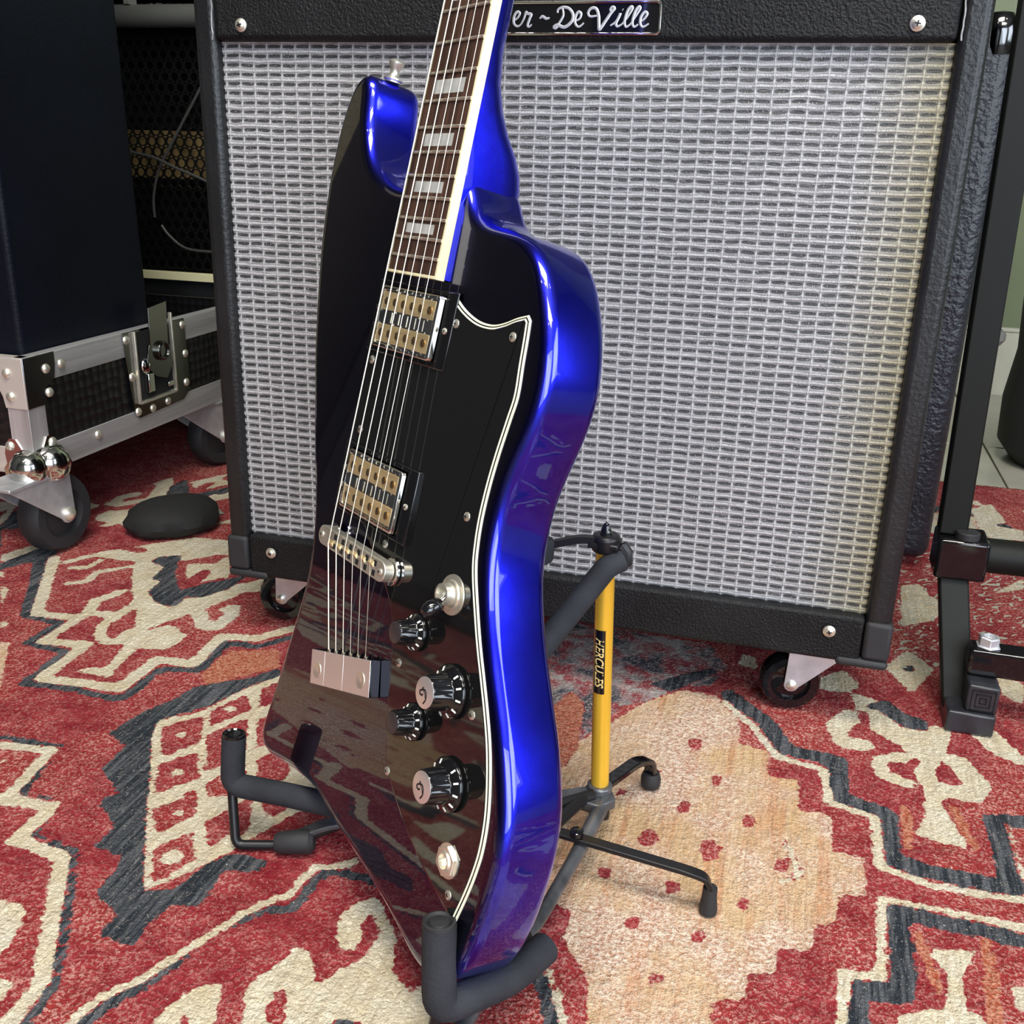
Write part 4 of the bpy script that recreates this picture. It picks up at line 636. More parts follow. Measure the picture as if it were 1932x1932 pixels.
def gscrew(u, v, w, par, r=2.6):
    s_ = MB().lathe([(r, 0), (r * .96, .5), (r * .6, 1.1), (r * .05, 1.25)], (u, v, w), (0, 0, 1), 16)
    s_.box((u - r * .5, v - .25, w + 1.05), (u + r * .5, v + .25, w + 1.32), 1); s_.box((u - .25, v - r * .5, w + 1.05), (u + .25, v + r * .5, w + 1.32), 1)
    return gb(s_, 'screw', [M_chromeW, M_black], par)
for u, v in ((484, 48), (484, 102), (581, 96), (619, 21), (678, 61), (676, 137), (740, 72), (771, 150.5), (517, -37), (561, -35)): gscrew(u, v, wb(u) + 1.9, pgo)

# pickups
for (uc, top, rt) in ((489.5, -2.4, -6.2), (591.5, -2.4, -5.6)):
    rg = MB(); b0 = wb(uc) + 1.6
    vs = []
    for (ru, rv, z) in ((22, 45, b0), (22, 45, rt - .8), (21.2, 44.2, rt), (19.2, 34.6, rt)):
        vs += [(uc - ru, -rv, z), (uc + ru, -rv, z), (uc + ru, rv, z), (uc - ru, rv, z)]
    rg.add(vs, [(i * 4 + k, i * 4 + (k + 1) % 4, (i + 1) * 4 + (k + 1) % 4, (i + 1) * 4 + k) for i in range(3) for k in range(4)], 0, False)
    rgo = gb(rg, 'pickup_ring', M_blackg, bevel=.0004)
    for su, sv in ((0, 39.5), (-5, -39.5), (6, -39.5)): gscrew(uc + su, sv, rt, rgo, 1.9)
    pk = MB(); hu, hv = 18.6, 33.4
    # cover: outer wall, rounded rim, two sunken trays
    cov = MB()
    def rr(hu, hv, r, z):
        P = []
        for sx_, sy_, a0 in ((1, 1, 0), (-1, 1, PI / 2), (-1, -1, PI), (1, -1, 1.5 * PI)):
            for k in range(5): a = a0 + k * PI / 8; P.append((uc + sx_ * (hu - r) + r * math.cos(a), sy_ * (hv - r) + r * math.sin(a), z))
        return P
    L_ = [rr(hu, hv, 2.2, rt - 2), rr(hu, hv, 2.2, top - 1), rr(hu - .3, hv - .3, 2.1, top - .3), rr(hu - 1, hv - 1, 1.6, top), rr(hu - 2.4, hv - 2.4, 1.2, top)]
    vs = sum(L_, []); q = 20
    cov.add(vs, [(i * q + k, i * q + (k + 1) % q, (i + 1) * q + (k + 1) % q, (i + 1) * q + k) for i in range(4) for k in range(q)])
    cov.add([v for v in rr(hu - 2.4, hv - 2.4, 1.2, top)] + [(v[0], v[1], top - 1.2) for v in rr(hu - 2.7, hv - 2.7, 1.2, 0)], [(k, (k + 1) % q, q + (k + 1) % q, q + k) for k in range(q)] + [tuple(range(q, 2 * q))])
    cov.box((uc - 3.2, -hv + 2.6, top - 1.25), (uc + 3.2, hv - 2.6, top - .15))
    co_ = gb(cov, 'pickup_cover', M_chrome, rgo, angle=50)
    for s_ in (-1, 1):
        bar = MB().box((uc + s_ * 9.6 - 5.4, -hv + 3.4, top - 1.3), (uc + s_ * 9.6 + 5.4, hv - 3.4, top - .35)); bo = gb(bar, 'coil_plate', M_gold, co_, bevel=.0003)
        for k in range(6):
            v = -25 + 10 * k; u = uc + s_ * 9.4
            ps = MB().lathe([(2.3, 0), (2.3, .55), (1.7, .9), (.1, 1.0)], (u, v, top - .4), (0, 0, 1), 14); ps.box((u - 2.1, v - .35, top + .35), (u + 2.1, v + .35, top + .62), 1)
            gb(ps, 'pole_screw', [M_pole, M_darkint], co_)

# bridge
ub_, vb_ = 631.5, -1.5
br = MB()
pl = [(ub_ + 6 * math.sin(a) if abs(math.sin(a)) < 2 else 0, 0) for a in (0,)]
stad = [(ub_ + 6.2 * math.cos(a), vb_ + 37.5 + 6.2 * math.sin(a)) for a in [PI * k / 8 for k in range(9)]] + [(ub_ + 6.2 * math.cos(a), vb_ - 37.5 + 6.2 * math.sin(a)) for a in [PI + PI * k / 8 for k in range(9)]]
br.prism(stad, (0, 0, -6), (1, 0, 0), (0, 1, 0), (0, 0, 1), 6.6)
bro = gb(br, 'bridge', M_chromeW, bevel=.0005)
for s_ in (-1, 1):
    p = MB().lathe([(4.2, 0), (4.2, 2.2), (3.0, 2.2), (3.0, 5.6)], (ub_, vb_ + s_ * 37.5, -11.4), (0, 0, 1), 24); p.lathe([(8.0, 2.6), (8.3, 3.0), (8.3, 4.4), (8.0, 4.8)], (ub_, vb_ + s_ * 37.5, -11.4), (0, 0, 1), 36, mod=lambda a, h: 1 + .02 * math.cos(a * 18))
    gb(p, 'bridge_post', M_chrome, bro); gscrew(ub_, vb_ + s_ * 38.5, .5, bro, 2.0)
SV = [-26 + 10.4 * k - .0 for k in range(6)]
for k, v in enumerate(SV):
    h = MB(); h.box((ub_ - 4.6, v + 1.9, .35), (ub_ - 1.2, v + 5.6, .75)); h.box((ub_ + 1.2, v + 1.9, .35), (ub_ + 4.6, v + 5.6, .75)); gb(h, 'saddle_slot', M_darkint, bro)
    du = 1.8 - .75 * k
    s_ = MB().add([(ub_ - 2 + du, v - 3, .5), (ub_ + 2 + du, v - 3, .5), (ub_ + 2 + du, v + 3, .5), (ub_ - 2 + du, v + 3, .5), (ub_ + du, v - 2.4, 2.1), (ub_ + du, v + 2.4, 2.1)], [(0, 1, 2, 3), (0, 3, 5, 4), (1, 4, 5, 2), (0, 4, 1), (3, 2, 5)], 0, False)
    gb(s_, 'saddle', M_gold, bro)

# slanted tailpiece
tc_ = Vector((706.7, 6.0)); ev = Vector((684.9 - 706, 41.8 + 30.5)).normalized(); eu = Vector((ev.y, -ev.x))
if eu.x < 0: eu = -eu
def tp(a, b, z): q = tc_ + eu * a + ev * b; return (q.x, q.y, z)
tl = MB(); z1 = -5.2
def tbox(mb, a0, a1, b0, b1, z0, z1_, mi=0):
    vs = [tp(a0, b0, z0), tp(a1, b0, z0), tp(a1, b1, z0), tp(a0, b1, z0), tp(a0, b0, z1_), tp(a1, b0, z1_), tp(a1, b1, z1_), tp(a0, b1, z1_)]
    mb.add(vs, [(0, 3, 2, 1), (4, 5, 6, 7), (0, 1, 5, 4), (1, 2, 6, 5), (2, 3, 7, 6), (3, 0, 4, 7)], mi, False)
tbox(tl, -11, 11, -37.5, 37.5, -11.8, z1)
tlo = gb(tl, 'tailpiece', M_blackg, bevel=.0004)  # chrome sides coloured black in place of their dark reflection
for b0, b1 in ((-37, -19.5), (-19, 4.5), (5, 37)):
    q = MB(); tbox(q, -10.9, 10.9, b0 - .15, b1 + .15, z1 - .5, z1 + .35); gb(q, 'tailpiece_plate', M_cap, tlo, bevel=.0003, seg=2)
for b_ in (-28, 27):
    q = MB().lathe([(5.2, 0), (4.8, .5), (3.6, .35), (.1, -.1)], tp(1.5, b_, z1 + .3), (0, 0, 1), 24); gb(q, 'tailpiece_stud', M_chromeW, tlo)

# strings
rad = [.56, .48, .40, .27, .23, .20]
for k in range(6):
    vn = -17.5 + 7 * k; vb2 = SV[k]; du = 1.8 - .75 * k; zb_ = 2.5 - .2 * k
    te = tp(-11, -18.5 + 9.2 * k - 0, -7)
    s_ = MB().tube([(-30, vn * .9, -3), (0, vn, 1.5), (ub_ + du, vb2, zb_ + .3)] , rad[k], 6); s_.tube([(ub_ + du, vb2, zb_ + .3), (te[0], te[1], -7)], rad[k], 6)
    s_.lathe([(1.3, 0), (1.3, 2)], (te[0] - 1.6, te[1], -7.3), (1, 0, 0), 8)
    gb(s_, 'string', M_string)

# knobs
M_dim = mat('dark_reflection_cap', (.035, .028, .03), .3)  # dark colour stands in for what the small caps reflect
M_tick = mat('white_tick', (.85, .85, .78), .4)
def knob(u, v, big):
    z0 = wb(u) + 2.0; k = 1. if big else .70
    if big: pr = [(14.6, 1.2), (14.8, 2.2), (14.2, 3.2), (10.6, 5.2), (10.0, 5.6), (9.6, 6.2), (8.9, 16.5), (8.6, 17.2)]
    else: pr = [(10.6, 1.0), (10.7, 2.0), (10.2, 2.8), (7.9, 4.4), (7.5, 4.8), (7.3, 5.4), (6.6, 14), (6.3, 14.6)]
    zs = pr[5][1]
    mb = MB().lathe(pr, (u, v, z0), (0, 0, 1), 72, mod=lambda a, h: 1 + (.035 * math.cos(a * 12) if h >= zs - .3 and h < pr[-1][1] - .3 else 0))
    mb.lathe([(2.5, -.4), (2.5, 1.3)], (u, v, z0), (0, 0, 1), 12)
    o = gb(mb, 'control_knob', M_blackg, angle=50)
    zt_ = z0 + pr[-1][1]; rc = 8.4 if big else 6.1
    gb(MB().lathe([(rc, -.3), (rc, .25), (rc * .93, .45), (.05, .5)], (u, v, zt_), (0, 0, 1), 40), 'knob_cap', M_cap if big else M_dim, o)
    for t in range(11):
        a = math.radians(-150 + 30 * t); r0, r1, h0, h1 = (11.2, 13.6, 5.15, 3.85) if big else (8.3, 9.9, 4.45, 3.25)
        d = Vector((math.cos(a), math.sin(a), 0)); tq = Vector((-math.sin(a), math.cos(a), 0)) * .5; c0 = Vector((u, v, z0))
        vs = [c0 + d * r0 + tq + Vector((0, 0, h0)), c0 + d * r0 - tq + Vector((0, 0, h0)), c0 + d * r1 - tq + Vector((0, 0, h1)), c0 + d * r1 + tq + Vector((0, 0, h1))]
        vs += [q - Vector((0, 0, .7)) for q in vs]
        gb(MB().add(vs, [(0, 1, 2, 3), (7, 6, 5, 4), (0, 4, 5, 1), (1, 5, 6, 2), (2, 6, 7, 3), (3, 7, 4, 0)], 0, False), 'knob_tick', M_tick, o)
    if big:
        zz = zt_ + .55; c = Vector((u, v, zz))
        hook = smoothpath([c + Vector(p) for p in ((-2.6, -1.8, 0), (-1.2, -1.6, 0), (-.2, -3.2, 0), (.8, -3.8, 0), (2.0, -3.0, 0), (1.9, -1.2, 0), (1.0, -.9, 0))], 5)
        g_ = MB().tube(hook, .5, 6, flat=.5, up=(0, 0, 1))
        g_.tube(smoothpath([c + Vector(p) for p in ((-1.2, -1.6, 0), (-1.4, .8, 0), (.6, 2.4, 0), (3.2, 2.6, 0), (5.6, 1.2, 0))], 5), .5, 6, flat=.5, up=(0, 0, 1))
        g_.tube(smoothpath([c + Vector(p) for p in ((-1.2, -1.6, 0), (.2, .8, 0), (2.4, 2.2, 0))], 4), .26, 6, flat=.5, up=(0, 0, 1))
        gb(g_, 'knob_emblem', M_black, o)
    return o
knob(655, 73, False); knob(672, 116, True); knob(702, 88, False); knob(718, 131, True)
# toggle switch
z0 = wb(624) + 2; sw = MB().lathe([(11.2, -.1), (11, .7), (8.2, 1.0), (7.8, 2.2), (6.2, 2.6), (6.0, 7.5), (4.6, 7.7), (4.3, 3.0), (.1, 3.0)], (624, 98, z0), (0, 0, 1), 36)
swo = gb(sw, 'toggle_switch', M_chromeW, angle=40)
tv = MB().tube([(624, 98, z0 + 2.5), (629, 97.5, z0 + 6.5), (631, 97.4, z0 + 9)], 1.6, 12); gb(tv, 'switch_lever', M_chrome, swo)
tip0 = Vector((628.5, 97.5, z0 + 5.5)); dr = Vector((8, 0, 12)).normalized()
gb(MB().lathe([(2.2, 0), (3.6, 1.2), (4.5, 4), (4.6, 7), (4.0, 10), (2.6, 12), (.1, 12.8)], tip0, dr, 24), 'switch_tip', M_blackg, swo)
# output jack
z0 = wb(755) + 1.9; jk = MB()
hexo = [(755 + 8.6 * math.cos(a), 144 + 8.6 * math.sin(a)) for a in [k * PI / 3 for k in range(6)]]
jk.lathe([(9.3, -.1), (9.3, .6), (5.2, .6)], (755, 144, z0), (0, 0, 1), 32)
hx = []
for zz_, sc_h in ((.6, 1.), (2.0, 1.), (2.5, .95)): hx += [(755 + (a - 755) * sc_h, 144 + (b - 144) * sc_h, z0 + zz_) for k in range(6) for t_ in range(4) for a, b in [(hexo[k][0] * (1 - t_ / 4) + hexo[(k + 1) % 6][0] * t_ / 4, hexo[k][1] * (1 - t_ / 4) + hexo[(k + 1) % 6][1] * t_ / 4)]]
for rr_, zz_ in ((5.6, 2.5), (5.0, 3.6), (4.0, 3.6), (3.8, -2)): hx += [(755 + rr_ * math.cos(2 * PI * k / 24), 144 + rr_ * math.sin(2 * PI * k / 24), z0 + zz_) for k in range(24)]
jk.add(hx, [(i * 24 + k, i * 24 + (k + 1) % 24, (i + 1) * 24 + (k + 1) % 24, (i + 1) * 24 + k) for i in range(6) for k in range(24)])
jk.lathe([(3.9, 0), (3.9, .3), (.05, .3)], (755, 144, z0 + .2), (0, 0, 1), 24, 1)
gb(jk, 'output_jack', [M_chromeW, M_darkint])
# strap button on the upper horn
q = MB().lathe([(5.5, 0), (5.5, 1.0), (6.6, 1.6), (6.6, 2.6), (4.0, 3.4), (3.0, 5), (3.2, 9), (5.0, 11), (5.2, 13), (3.6, 14.5), (.1, 15)], (339.5, -121, wb(340) - 20), (-1, .05, 0), 24)
gb(q, 'strap_button', M_chromeW, angle=45)

# ------------------------------------------------------------------ guitar stand
gs = thing('guitar_stand', 'low black guitar stand with yellow post and grey foam arms under the blue guitar', 'stand', (.1, -.2, 0))
SO = Matrix.Translation((-.1, .2, 0))
def sb(mb, name, m, parent=None, **kw): return mb.build(name, m, parent or gs, local=SO, **kw)
pb_, pt_ = Vector((.103, -.195, .030)), Vector((.0965, -.195, .222))
post = sb(MB().lathe([(.0064, 0), (.0064, (pt_ - pb_).length)], pb_, pt_ - pb_, 32), 'post', M_yellow)
# sticker band with lettering on the post (reads downwards)
ax = (pt_ - pb_).normalized(); tocam = (CAMPOS - pb_); side = ax.cross(Vector((.05, -1, 0))).normalized(); fro = side.cross(ax).normalized() * 1
if fro.y > 0: fro = -fro
ctr0 = pb_ + ax * .080
st_ = MB(); vs = []; fs = []
a_off = math.radians(-18)
for j in range(2):
    for k in range(9):
        a = a_off + math.radians(-38 + 76 * k / 8); vs.append(ctr0 + ax * (.004 + .0475 * j) + (fro * math.cos(a) + side * (1 if side.x > 0 else -1) * math.sin(a)) * .00650)
fs = [(k, k + 1, 10 + k, 9 + k) for k in range(8)]
sb(st_.add(vs, fs), 'sticker', M_blackg, post)
fc = bpy.data.curves.new('lettering', 'FONT'); fc.body = 'HERCULES'; fc.size = .0086; fc.extrude = .0001; fc.shear = .25; fc.align_x = 'CENTER'; fc.align_y = 'CENTER'; fc.space_character = 1.0; fc.offset = .0001
fo = bpy.data.objects.new('lettering_tmp', fc); C.objects.link(fo)
me = bpy.data.meshes.new_from_object(fo.evaluated_get(bpy.context.evaluated_depsgraph_get())); bpy.data.objects.remove(fo)
M_label = mat('pale_yellow_print', (.75, .55, .20), .4)
sx_ = side if side.x > 0 else -side
for v in me.vertices:           # text x runs down the post, text y wraps around it
    a = a_off + v.co.y / .0065
    p = ctr0 + ax * (.0278 - v.co.x * .90) + (fro * math.cos(a) + sx_ * math.sin(a)) * (.00665 + v.co.z)
    v.co = SO @ p
me.materials.clear(); me.materials.append(M_label)
lo = bpy.data.objects.new('lettering', me); C.objects.link(lo); lo.parent = post
# yoke on top
yk = MB(); yk.lathe([(.0085, -.006), (.0095, -.004), (.0095, .004), (.0075, .006)], pt_, ax, 20)
yk.box((.086, -.2035, .2195), (.106, -.1865, .2235)); yk.tube([(.106, -.195, .2215), (.110, -.1955, .217), (.1105, -.196, .208)], .0045, 10)
sb(yk, 'yoke', M_black, bevel=.001)
sb(MB().lathe([(.0042, 0), (.0044, .002), (.0036, .007), (.002, .0115), (.0005, .013)], (.0965, -.196, .2235), (0, -.05, 1), 14, mod=lambda a, h: 1 + .08 * math.cos(3 * a)), 'yoke_bolt', M_blackg)
arm = MB().tube(bend([(.094, -.199, .224), (.081, -.200, .2245), (.055, -.203, .2165)], .006), .0036, 4, flat=.9)
ao_ = sb(arm, 'back_arm', M_black); sb(MB().lathe([(.0065, -.008), (.0078, -.006), (.0078, .006), (.006, .008)], (.0565, -.204, .2150), (.05, .1, 1), 20), 'rubber_pad', M_foam, ao_)
sb(MB().tube(bend([(.108, -.197, .212), (.100, -.203, .209), (.070, -.270, .172), (.045, -.272, .150)], .01), .0076, 20), 'foam_back_rest', M_foam)
# lower cradle
sb(MB().tube(bend([(.100, -.205, .036), (.060, -.245, .038), (-.02, -.262, .038), (-.068, -.279, .038)], .02), .0042, 10), 'cradle_bar', M_black)
sb(MB().tube(bend([(.094, -.212, .036), (.062, -.300, .034), (.098, -.362, .031)], .02), .0045, 10), 'cradle_bar', M_black)
fl_ = sb(MB().tube(bend([(-.060, -.277, .040), (-.100, -.279, .0425), (-.138, -.281, .0435), (-.1365, -.277, .080)], .009), .0082, 20), 'foam_hook', M_foam)
sb(MB().lathe([(.0080, 0), (.0078, .0022), (.0068, .0026), (.0052, .0012), (.0045, .0024), (.0004, .0032)], (-.1365, -.277, .0795), (.04, .1, 1), 24), 'end_cap', M_blackg, fl_)
fr_ = sb(MB().tube(bend([(.102, -.350, .030), (.090, -.381, .033), (.0610, -.4150, .036), (.0585, -.4080, .0845)], .010), .0092, 20), 'foam_hook', M_foam)
sb(MB().lathe([(.0090, 0), (.0088, .0024), (.0076, .0028), (.0058, .0012), (.0050, .0024), (.0004, .0030)], (.0585, -.4080, .084), (-.03, .12, 1), 24), 'end_cap', M_rubber, fr_)
# legs
sb(MB().tube(bend([(-.1385, -.281, .040), (-.131, -.2935, .0042), (-.100, -.284, .0042), (-.085, -.278, .010), (-.04, -.262, .030)], .006), .0034, 12), 'wire_leg', M_black)
lf = MB().tube(bend([(.096, -.200, .034), (.03, -.238, .032), (-.072, -.272, .020), (-.100, -.284, .007)], .01), .0075, 4, flat=.35, up=(0, 0, 1)); lfo = sb(lf, 'flat_leg', M_greypaint, bevel=.0008)
sb(MB().lathe([(.006, 0), (.0075, .003), (.0085, .016), (.0085, .024), (.006, .027)], (-.104, -.2875, .0078), (.96, .30, .06), 16), 'rubber_foot', M_rubber, lfo)
l2 = sb(MB().tube(bend([(.040, -.243, .035), (.081, -.251, .035), (.174, -.259, .031), (.1865, -.256, .026), (.188, -.2555, .012)], .007), .0056, 4, flat=.42, up=(0, 0, 1)), 'flat_leg', M_black, bevel=.0006)
sb(MB().lathe([(.0058, 0), (.0058, .004), (.0048, .012), (.0046, .019)], (.188, -.2555, .0002), (0, 0, 1), 16), 'rubber_foot', M_rubber, l2)
sb(MB().lathe([(.0046, 0), (.0046, .003), (.003, .0042), (.0003, .0045)], (.099, -.2535, .0375), (0, 0, 1), 12), 'bolt', M_blackg, l2)
l1 = sb(MB().tube(bend([(.096, -.200, .030), (.122, -.150, .033), (.130, -.134, .026), (.1315, -.131, .012)], .006), .0066, 4, flat=.5, up=(0, 0, 1)), 'flat_leg', M_blackg, bevel=.0008)
sb(MB().lathe([(.006, 0), (.0075, .002), (.0078, .008), (.0062, .013)], (.1315, -.1300, .0002), (0, 0, 1), 16), 'rubber_foot', M_rubber, l1)
l3 = sb(MB().tube(bend([(.108, -.199, .030), (.101, -.257, .026), (.090, -.321, .019), (.070, -.390, .012), (.066, -.425, .006)], .015), lambda t: .0055 - .0012 * math.sin(t * PI), 14), 'tube_leg', M_greypaint)
sb(MB().lathe([(.005, 0), (.0075, .003), (.0078, .016), (.005, .019)], (.0665, -.418, .0078), (-.05, -1, 0), 16), 'rubber_foot', M_rubber, l3)
sb(MB().tube(bend([(.0605, -.4150, .034), (.0565, -.421, .0045), (.070, -.423, .0040)], .004), .0036, 10), 'wire_leg', M_black)
hb = MB(); hb.prism([(-.016, -.012), (.006, -.016), (.016, -.004), (.010, .010), (-.006, .010)], (.100, -.199, .0265), (1, 0, 0), (0, 1, 0), (0, 0, 1), .008); hb.lathe([(.009, 0), (.009, .006)], (.103, -.196, .034), (0, 0, 1), 16)
sb(hb, 'hub', M_greypaint, bevel=.0012)
sb(MB().lathe([(.0045, 0), (.0045, .006)], (.108, -.205, .0195), (0, 0, 1), 12), 'bolt', M_black)

# ------------------------------------------------------------------ flight case base
M_honey = mat('black_laminate', (.006, .006, .007), .35, bump=.15, bscale=260)
_n = M_honey.node_tree; _v = _n.nodes.new('ShaderNodeTexVoronoi'); _v.inputs['Scale'].default_value = 80; _v.inputs['Randomness'].default_value = .25
_n.links.new(_n.nodes['Texture Coordinate'].outputs['Object'], _v.inputs['Vector']); _b = _n.nodes['Bump']; _b.inputs['Strength'].default_value = .7; _b.inputs['Distance'].default_value = .003; _n.links.new(_v.outputs['Distance'], _b.inputs['Height'])
fcx1, fcy0, fcz0, fcz1, fcx0, fcy1 = -.600, .098, .100, .233, -1.15, .59
case = thing('flight_case', 'black flight case base with riveted aluminium edges, ball corner and wheels', 'flight case', (-.87, .38, 0))
FO = Matrix.Translation((.87, -.38, 0))
def cb(mb, name, m, parent=None, **kw): return mb.build(name, m, parent or case, local=FO, **kw)
tr = MB(); t_ = .009; e_ = .0016
tr.box((fcx1 - t_, fcy0 + e_, fcz0 + e_), (fcx1 - e_, fcy1 - e_, fcz1 - e_)); tr.box((fcx0 + e_, fcy0 + e_, fcz0 + e_), (fcx1 - t_ - .0002, fcy0 + t_, fcz1 - e_))
tr.box((fcx0 + e_, fcy1 - t_, fcz0 + e_), (fcx1 - t_ - .0002, fcy1 - e_, fcz1 - e_)); tr.box((fcx0 + e_, fcy0 + t_, fcz0 + e_), (fcx0 + t_, fcy1 - t_, fcz1 - e_)); tr.box((fcx0 + t_, fcy0 + t_, fcz0 + e_), (fcx1 - t_, fcy1 - t_, fcz0 + .012))
cb(tr, 'panel', M_honey)
w_ = .031
def ext(name, boxes, m): 
    q = MB()
    for a, b in boxes: q.box(a, b)
    return cb(q, name, m, bevel=.0007)
# horizontal extrusions on the long side, on the short side, and the upright corner
ext('edge_extrusion', [((fcx1 - .0015, fcy0 + .001, fcz1 - w_), (fcx1, fcy1, fcz1 - .001)), ((fcx1 - .013, fcy0 + .001, fcz1 - .0015), (fcx1 - .0002, fcy1, fcz1))], M_alu)
ext('edge_extrusion', [((fcx1 - .0015, fcy0 + .001, fcz0), (fcx1, fcy1, fcz0 + w_))], M_alu)
M_alux = mat('brushed_aluminium_warm_lit', (.72, .66, .60), .5, .6, bump=.3, bscale=160, var=.18, vscale=60, stretch=(.06, 1, 1))  # warm light on the short side painted into the aluminium colour
ext('edge_extrusion', [((fcx0, fcy0, fcz1 - w_), (fcx1 - .001, fcy0 + .0015, fcz1 - .001)), ((fcx0, fcy0 + .0002, fcz1 - .0015), (fcx1 - .001, fcy0 + .013, fcz1))], M_alux)
ext('edge_extrusion', [((fcx0, fcy0, fcz0), (fcx1 - .001, fcy0 + .0015, fcz0 + w_))], M_alux)
ext('edge_extrusion', [((fcx1 - .0006, fcy0 - .0006, fcz0), (fcx1 + .0006, fcy0 + w_ * .85, fcz1)), ((fcx1 - w_ * .85, fcy0 - .0008, fcz0), (fcx1 + .0006, fcy0 + .0004, fcz1))], M_alur)
M_brace = mat('corner_brace_steel', (.42, .43, .47), .22, 1.)
br_ = MB(); cut = lambda: [(0, 0), (.050, 0), (.050, -.014), (.046, -.030)] + [(.046 - .016 * math.sin(a), -.046 + .0 + .016 * math.cos(a) - .0) for a in (.4, .9, 1.4)] + [(.028, -.056), (0, -.056)]
br_.prism(cut(), (fcx1 + .0007, fcy0 - .001, fcz1 - .0005), (0, 1, 0), (0, 0, 1), (1, 0, 0), .0012); bo = cb(br_, 'corner_brace', M_brace, bevel=.0004)
br_ = MB(); br_.prism(cut(), (fcx1 + .001, fcy0 - .0020, fcz1 - .0005), (-1, 0, 0), (0, 0, 1), (0, 1, 0), .0012); bo2 = cb(br_, 'corner_brace', mat('corner_brace_warm_lit', (.74, .68, .62), .5, .6), bevel=.0004)  # lighter, warmer copy of the brace metal with the light painted in
def rivet(p, d, par): return cb(MB().lathe([(.0056, 0), (.0054, .001), (.0042, .0026), (.0022, .0036), (.0003, .0040)], p, d, 16), 'rivet', M_chromeW, par)
for y, z in ((.131, .216), (.156, .217), (.132, .189)): rivet((fcx1 + .0019, y, z), (1, 0, 0), bo)
for x_, z in ((-.620, .216), (-.6185, .190)): rivet((x_, fcy0 - .0019, z), (0, -1, 0), bo2)
ex_ = rivet((fcx1, .208, .120), (1, 0, 0), case)
# ball corner: two leaves and two domes
bc = MB()
leaf = [(-.004, -.004), (.040, -.004), (.041, .006), (.036, .012), (.037, .024), (.034, .036), (.028, .042), (.021, .041), (.014, .030), (.004, .030), (-.004, .026)]
bc.prism(leaf, (fcx1 + .0004, fcy0, fcz0), (0, 1, 0), (0, 0, 1), (1, 0, 0), .0016); bc.prism(leaf, (fcx1, fcy0 - .0006, fcz0), (-1, 0, 0), (0, 0, 1), (0, -1, 0), .0016)
bc.lathe([(.0002, -.022), (.013, -.0192), (.020, -.010), (.0222, 0), (.020, .010), (.013, .0192), (.0002, .022)], (fcx1 + .002, fcy0 + .022, fcz0 + .010), (0, 0, 1), 28)
bc.lathe([(.0002, -.0205), (.012, -.0178), (.0185, -.009), (.0205, 0), (.0185, .009), (.012, .0178), (.0002, .0205)], (fcx1 - .006, fcy0 - .004, fcz0 + .010), (0, 0, 1), 28)
bco = cb(bc, 'ball_corner', mat('ball_corner_steel', (.70, .70, .66), .12, 1.), angle=45)
rivet((fcx1 + .002, fcy0 + .029, fcz0 + .033), (1, 0, 0), bco); rivet((fcx1 - .029, fcy0 - .0022, fcz0 + .033), (0, -1, 0), bco)
# butterfly latch
M_latch = mat('latch_steel', (.17, .175, .16), .18, 1.)
lt = MB(); X = fcx1 + .0006
plate = [(.270, .236), (.286, .237), (.290, .190), (.296, .150), (.352, .148), (.366, .160), (.366, .236), (.402, .240), (.406, .150), (.400, .132), (.388, .124), (.290, .121), (.280, .130)]
plate = [(.270, .2325), (.404, .2325), (.408, .150), (.402, .132), (.390, .124), (.290, .121), (.281, .130)]
lt.prism(plate, (X, 0, 0), (0, 1, 0), (0, 0, 1), (1, 0, 0), .0014)
lto = cb(lt, 'latch', M_latch, bevel=.0004)
ri = MB()
for y0, y1, z0_, z1_ in ((.288, .291, .140, .232), (.368, .371, .140, .245)): ri.box((X + .0014, y0, z0_), (X + .006, y1, z1_))
ri.box((X + .0014, .291, .139), (X + .006, .368, .142)); cb(ri, 'latch_frame', M_chromeW, lto, bevel=.0004)
dsh = MB().box((X + .0013, .292, .143), (X + .0018, .367, .230)); cb(dsh, 'latch_dish', M_darkint, lto)
hk = MB(); hk.prism([(.312, .212), (.356, .206), (.360, .180), (.345, .163), (.322, .170), (.303, .186)], (X + .007, 0, 0), (0, 1, 0), (0, 0, 1), (1, 0, 0), .0022); hk.lathe([(.0125, 0), (.0125, .005), (.010, .0065), (.0095, .003), (.0003, .003)], (X + .009, .336, .201), (1, 0, 0), 24)
cb(hk, 'latch_turn_plate', M_latch, lto, bevel=.0004)
cb(MB().prism([(.314, .200), (.352, .198), (.356, .262), (.316, .258)], (X + .0075, 0, 0), (0, 1, 0), (0, 0, 1), (1, 0, 0), .0018), 'latch_hook', M_latch, lto, bevel=.0004)
cb(MB().box((X + .003, .304, .152), (X + .010, .316, .176)), 'latch_lever', M_chrome, lto, bevel=.001); cb(MB().box((X + .003, .352, .150), (X + .006, .366, .156)), 'latch_stop', M_chrome, lto, bevel=.001)
ln = MB(); ln.lathe([(.0105, 0), (.0105, .004), (.006, .007), (.0003, .0075)], (X + .002, .308, .186), (1, 0, 0), 20); cb(ln, 'latch_pin', M_chrome, lto, bevel=.0012)
for y, z in ((.276, .2235), (.281, .176), (.287, .130), (.318, .128), (.352, .130), (.398, .146), (.4005, .185), (.3985, .224)): rivet((X + .0014, y, z), (1, 0, 0), lto)
caster((-.612 + .87, .105 - .38, 0), PI / 2 - .06, case, .0465, .030, fcz0, sc=2.)
caster((-.625 + .87, .470 - .38, 0), PI / 2 - .3, case, .0465, .030, fcz0, sc=2.)
caster((-1.06 + .87, .17 - .38, 0), 0, case, .0465, .030, fcz0, sc=2.); caster((-1.06 + .87, .50 - .38, 0), 0, case, .0465, .030, fcz0, sc=2.)

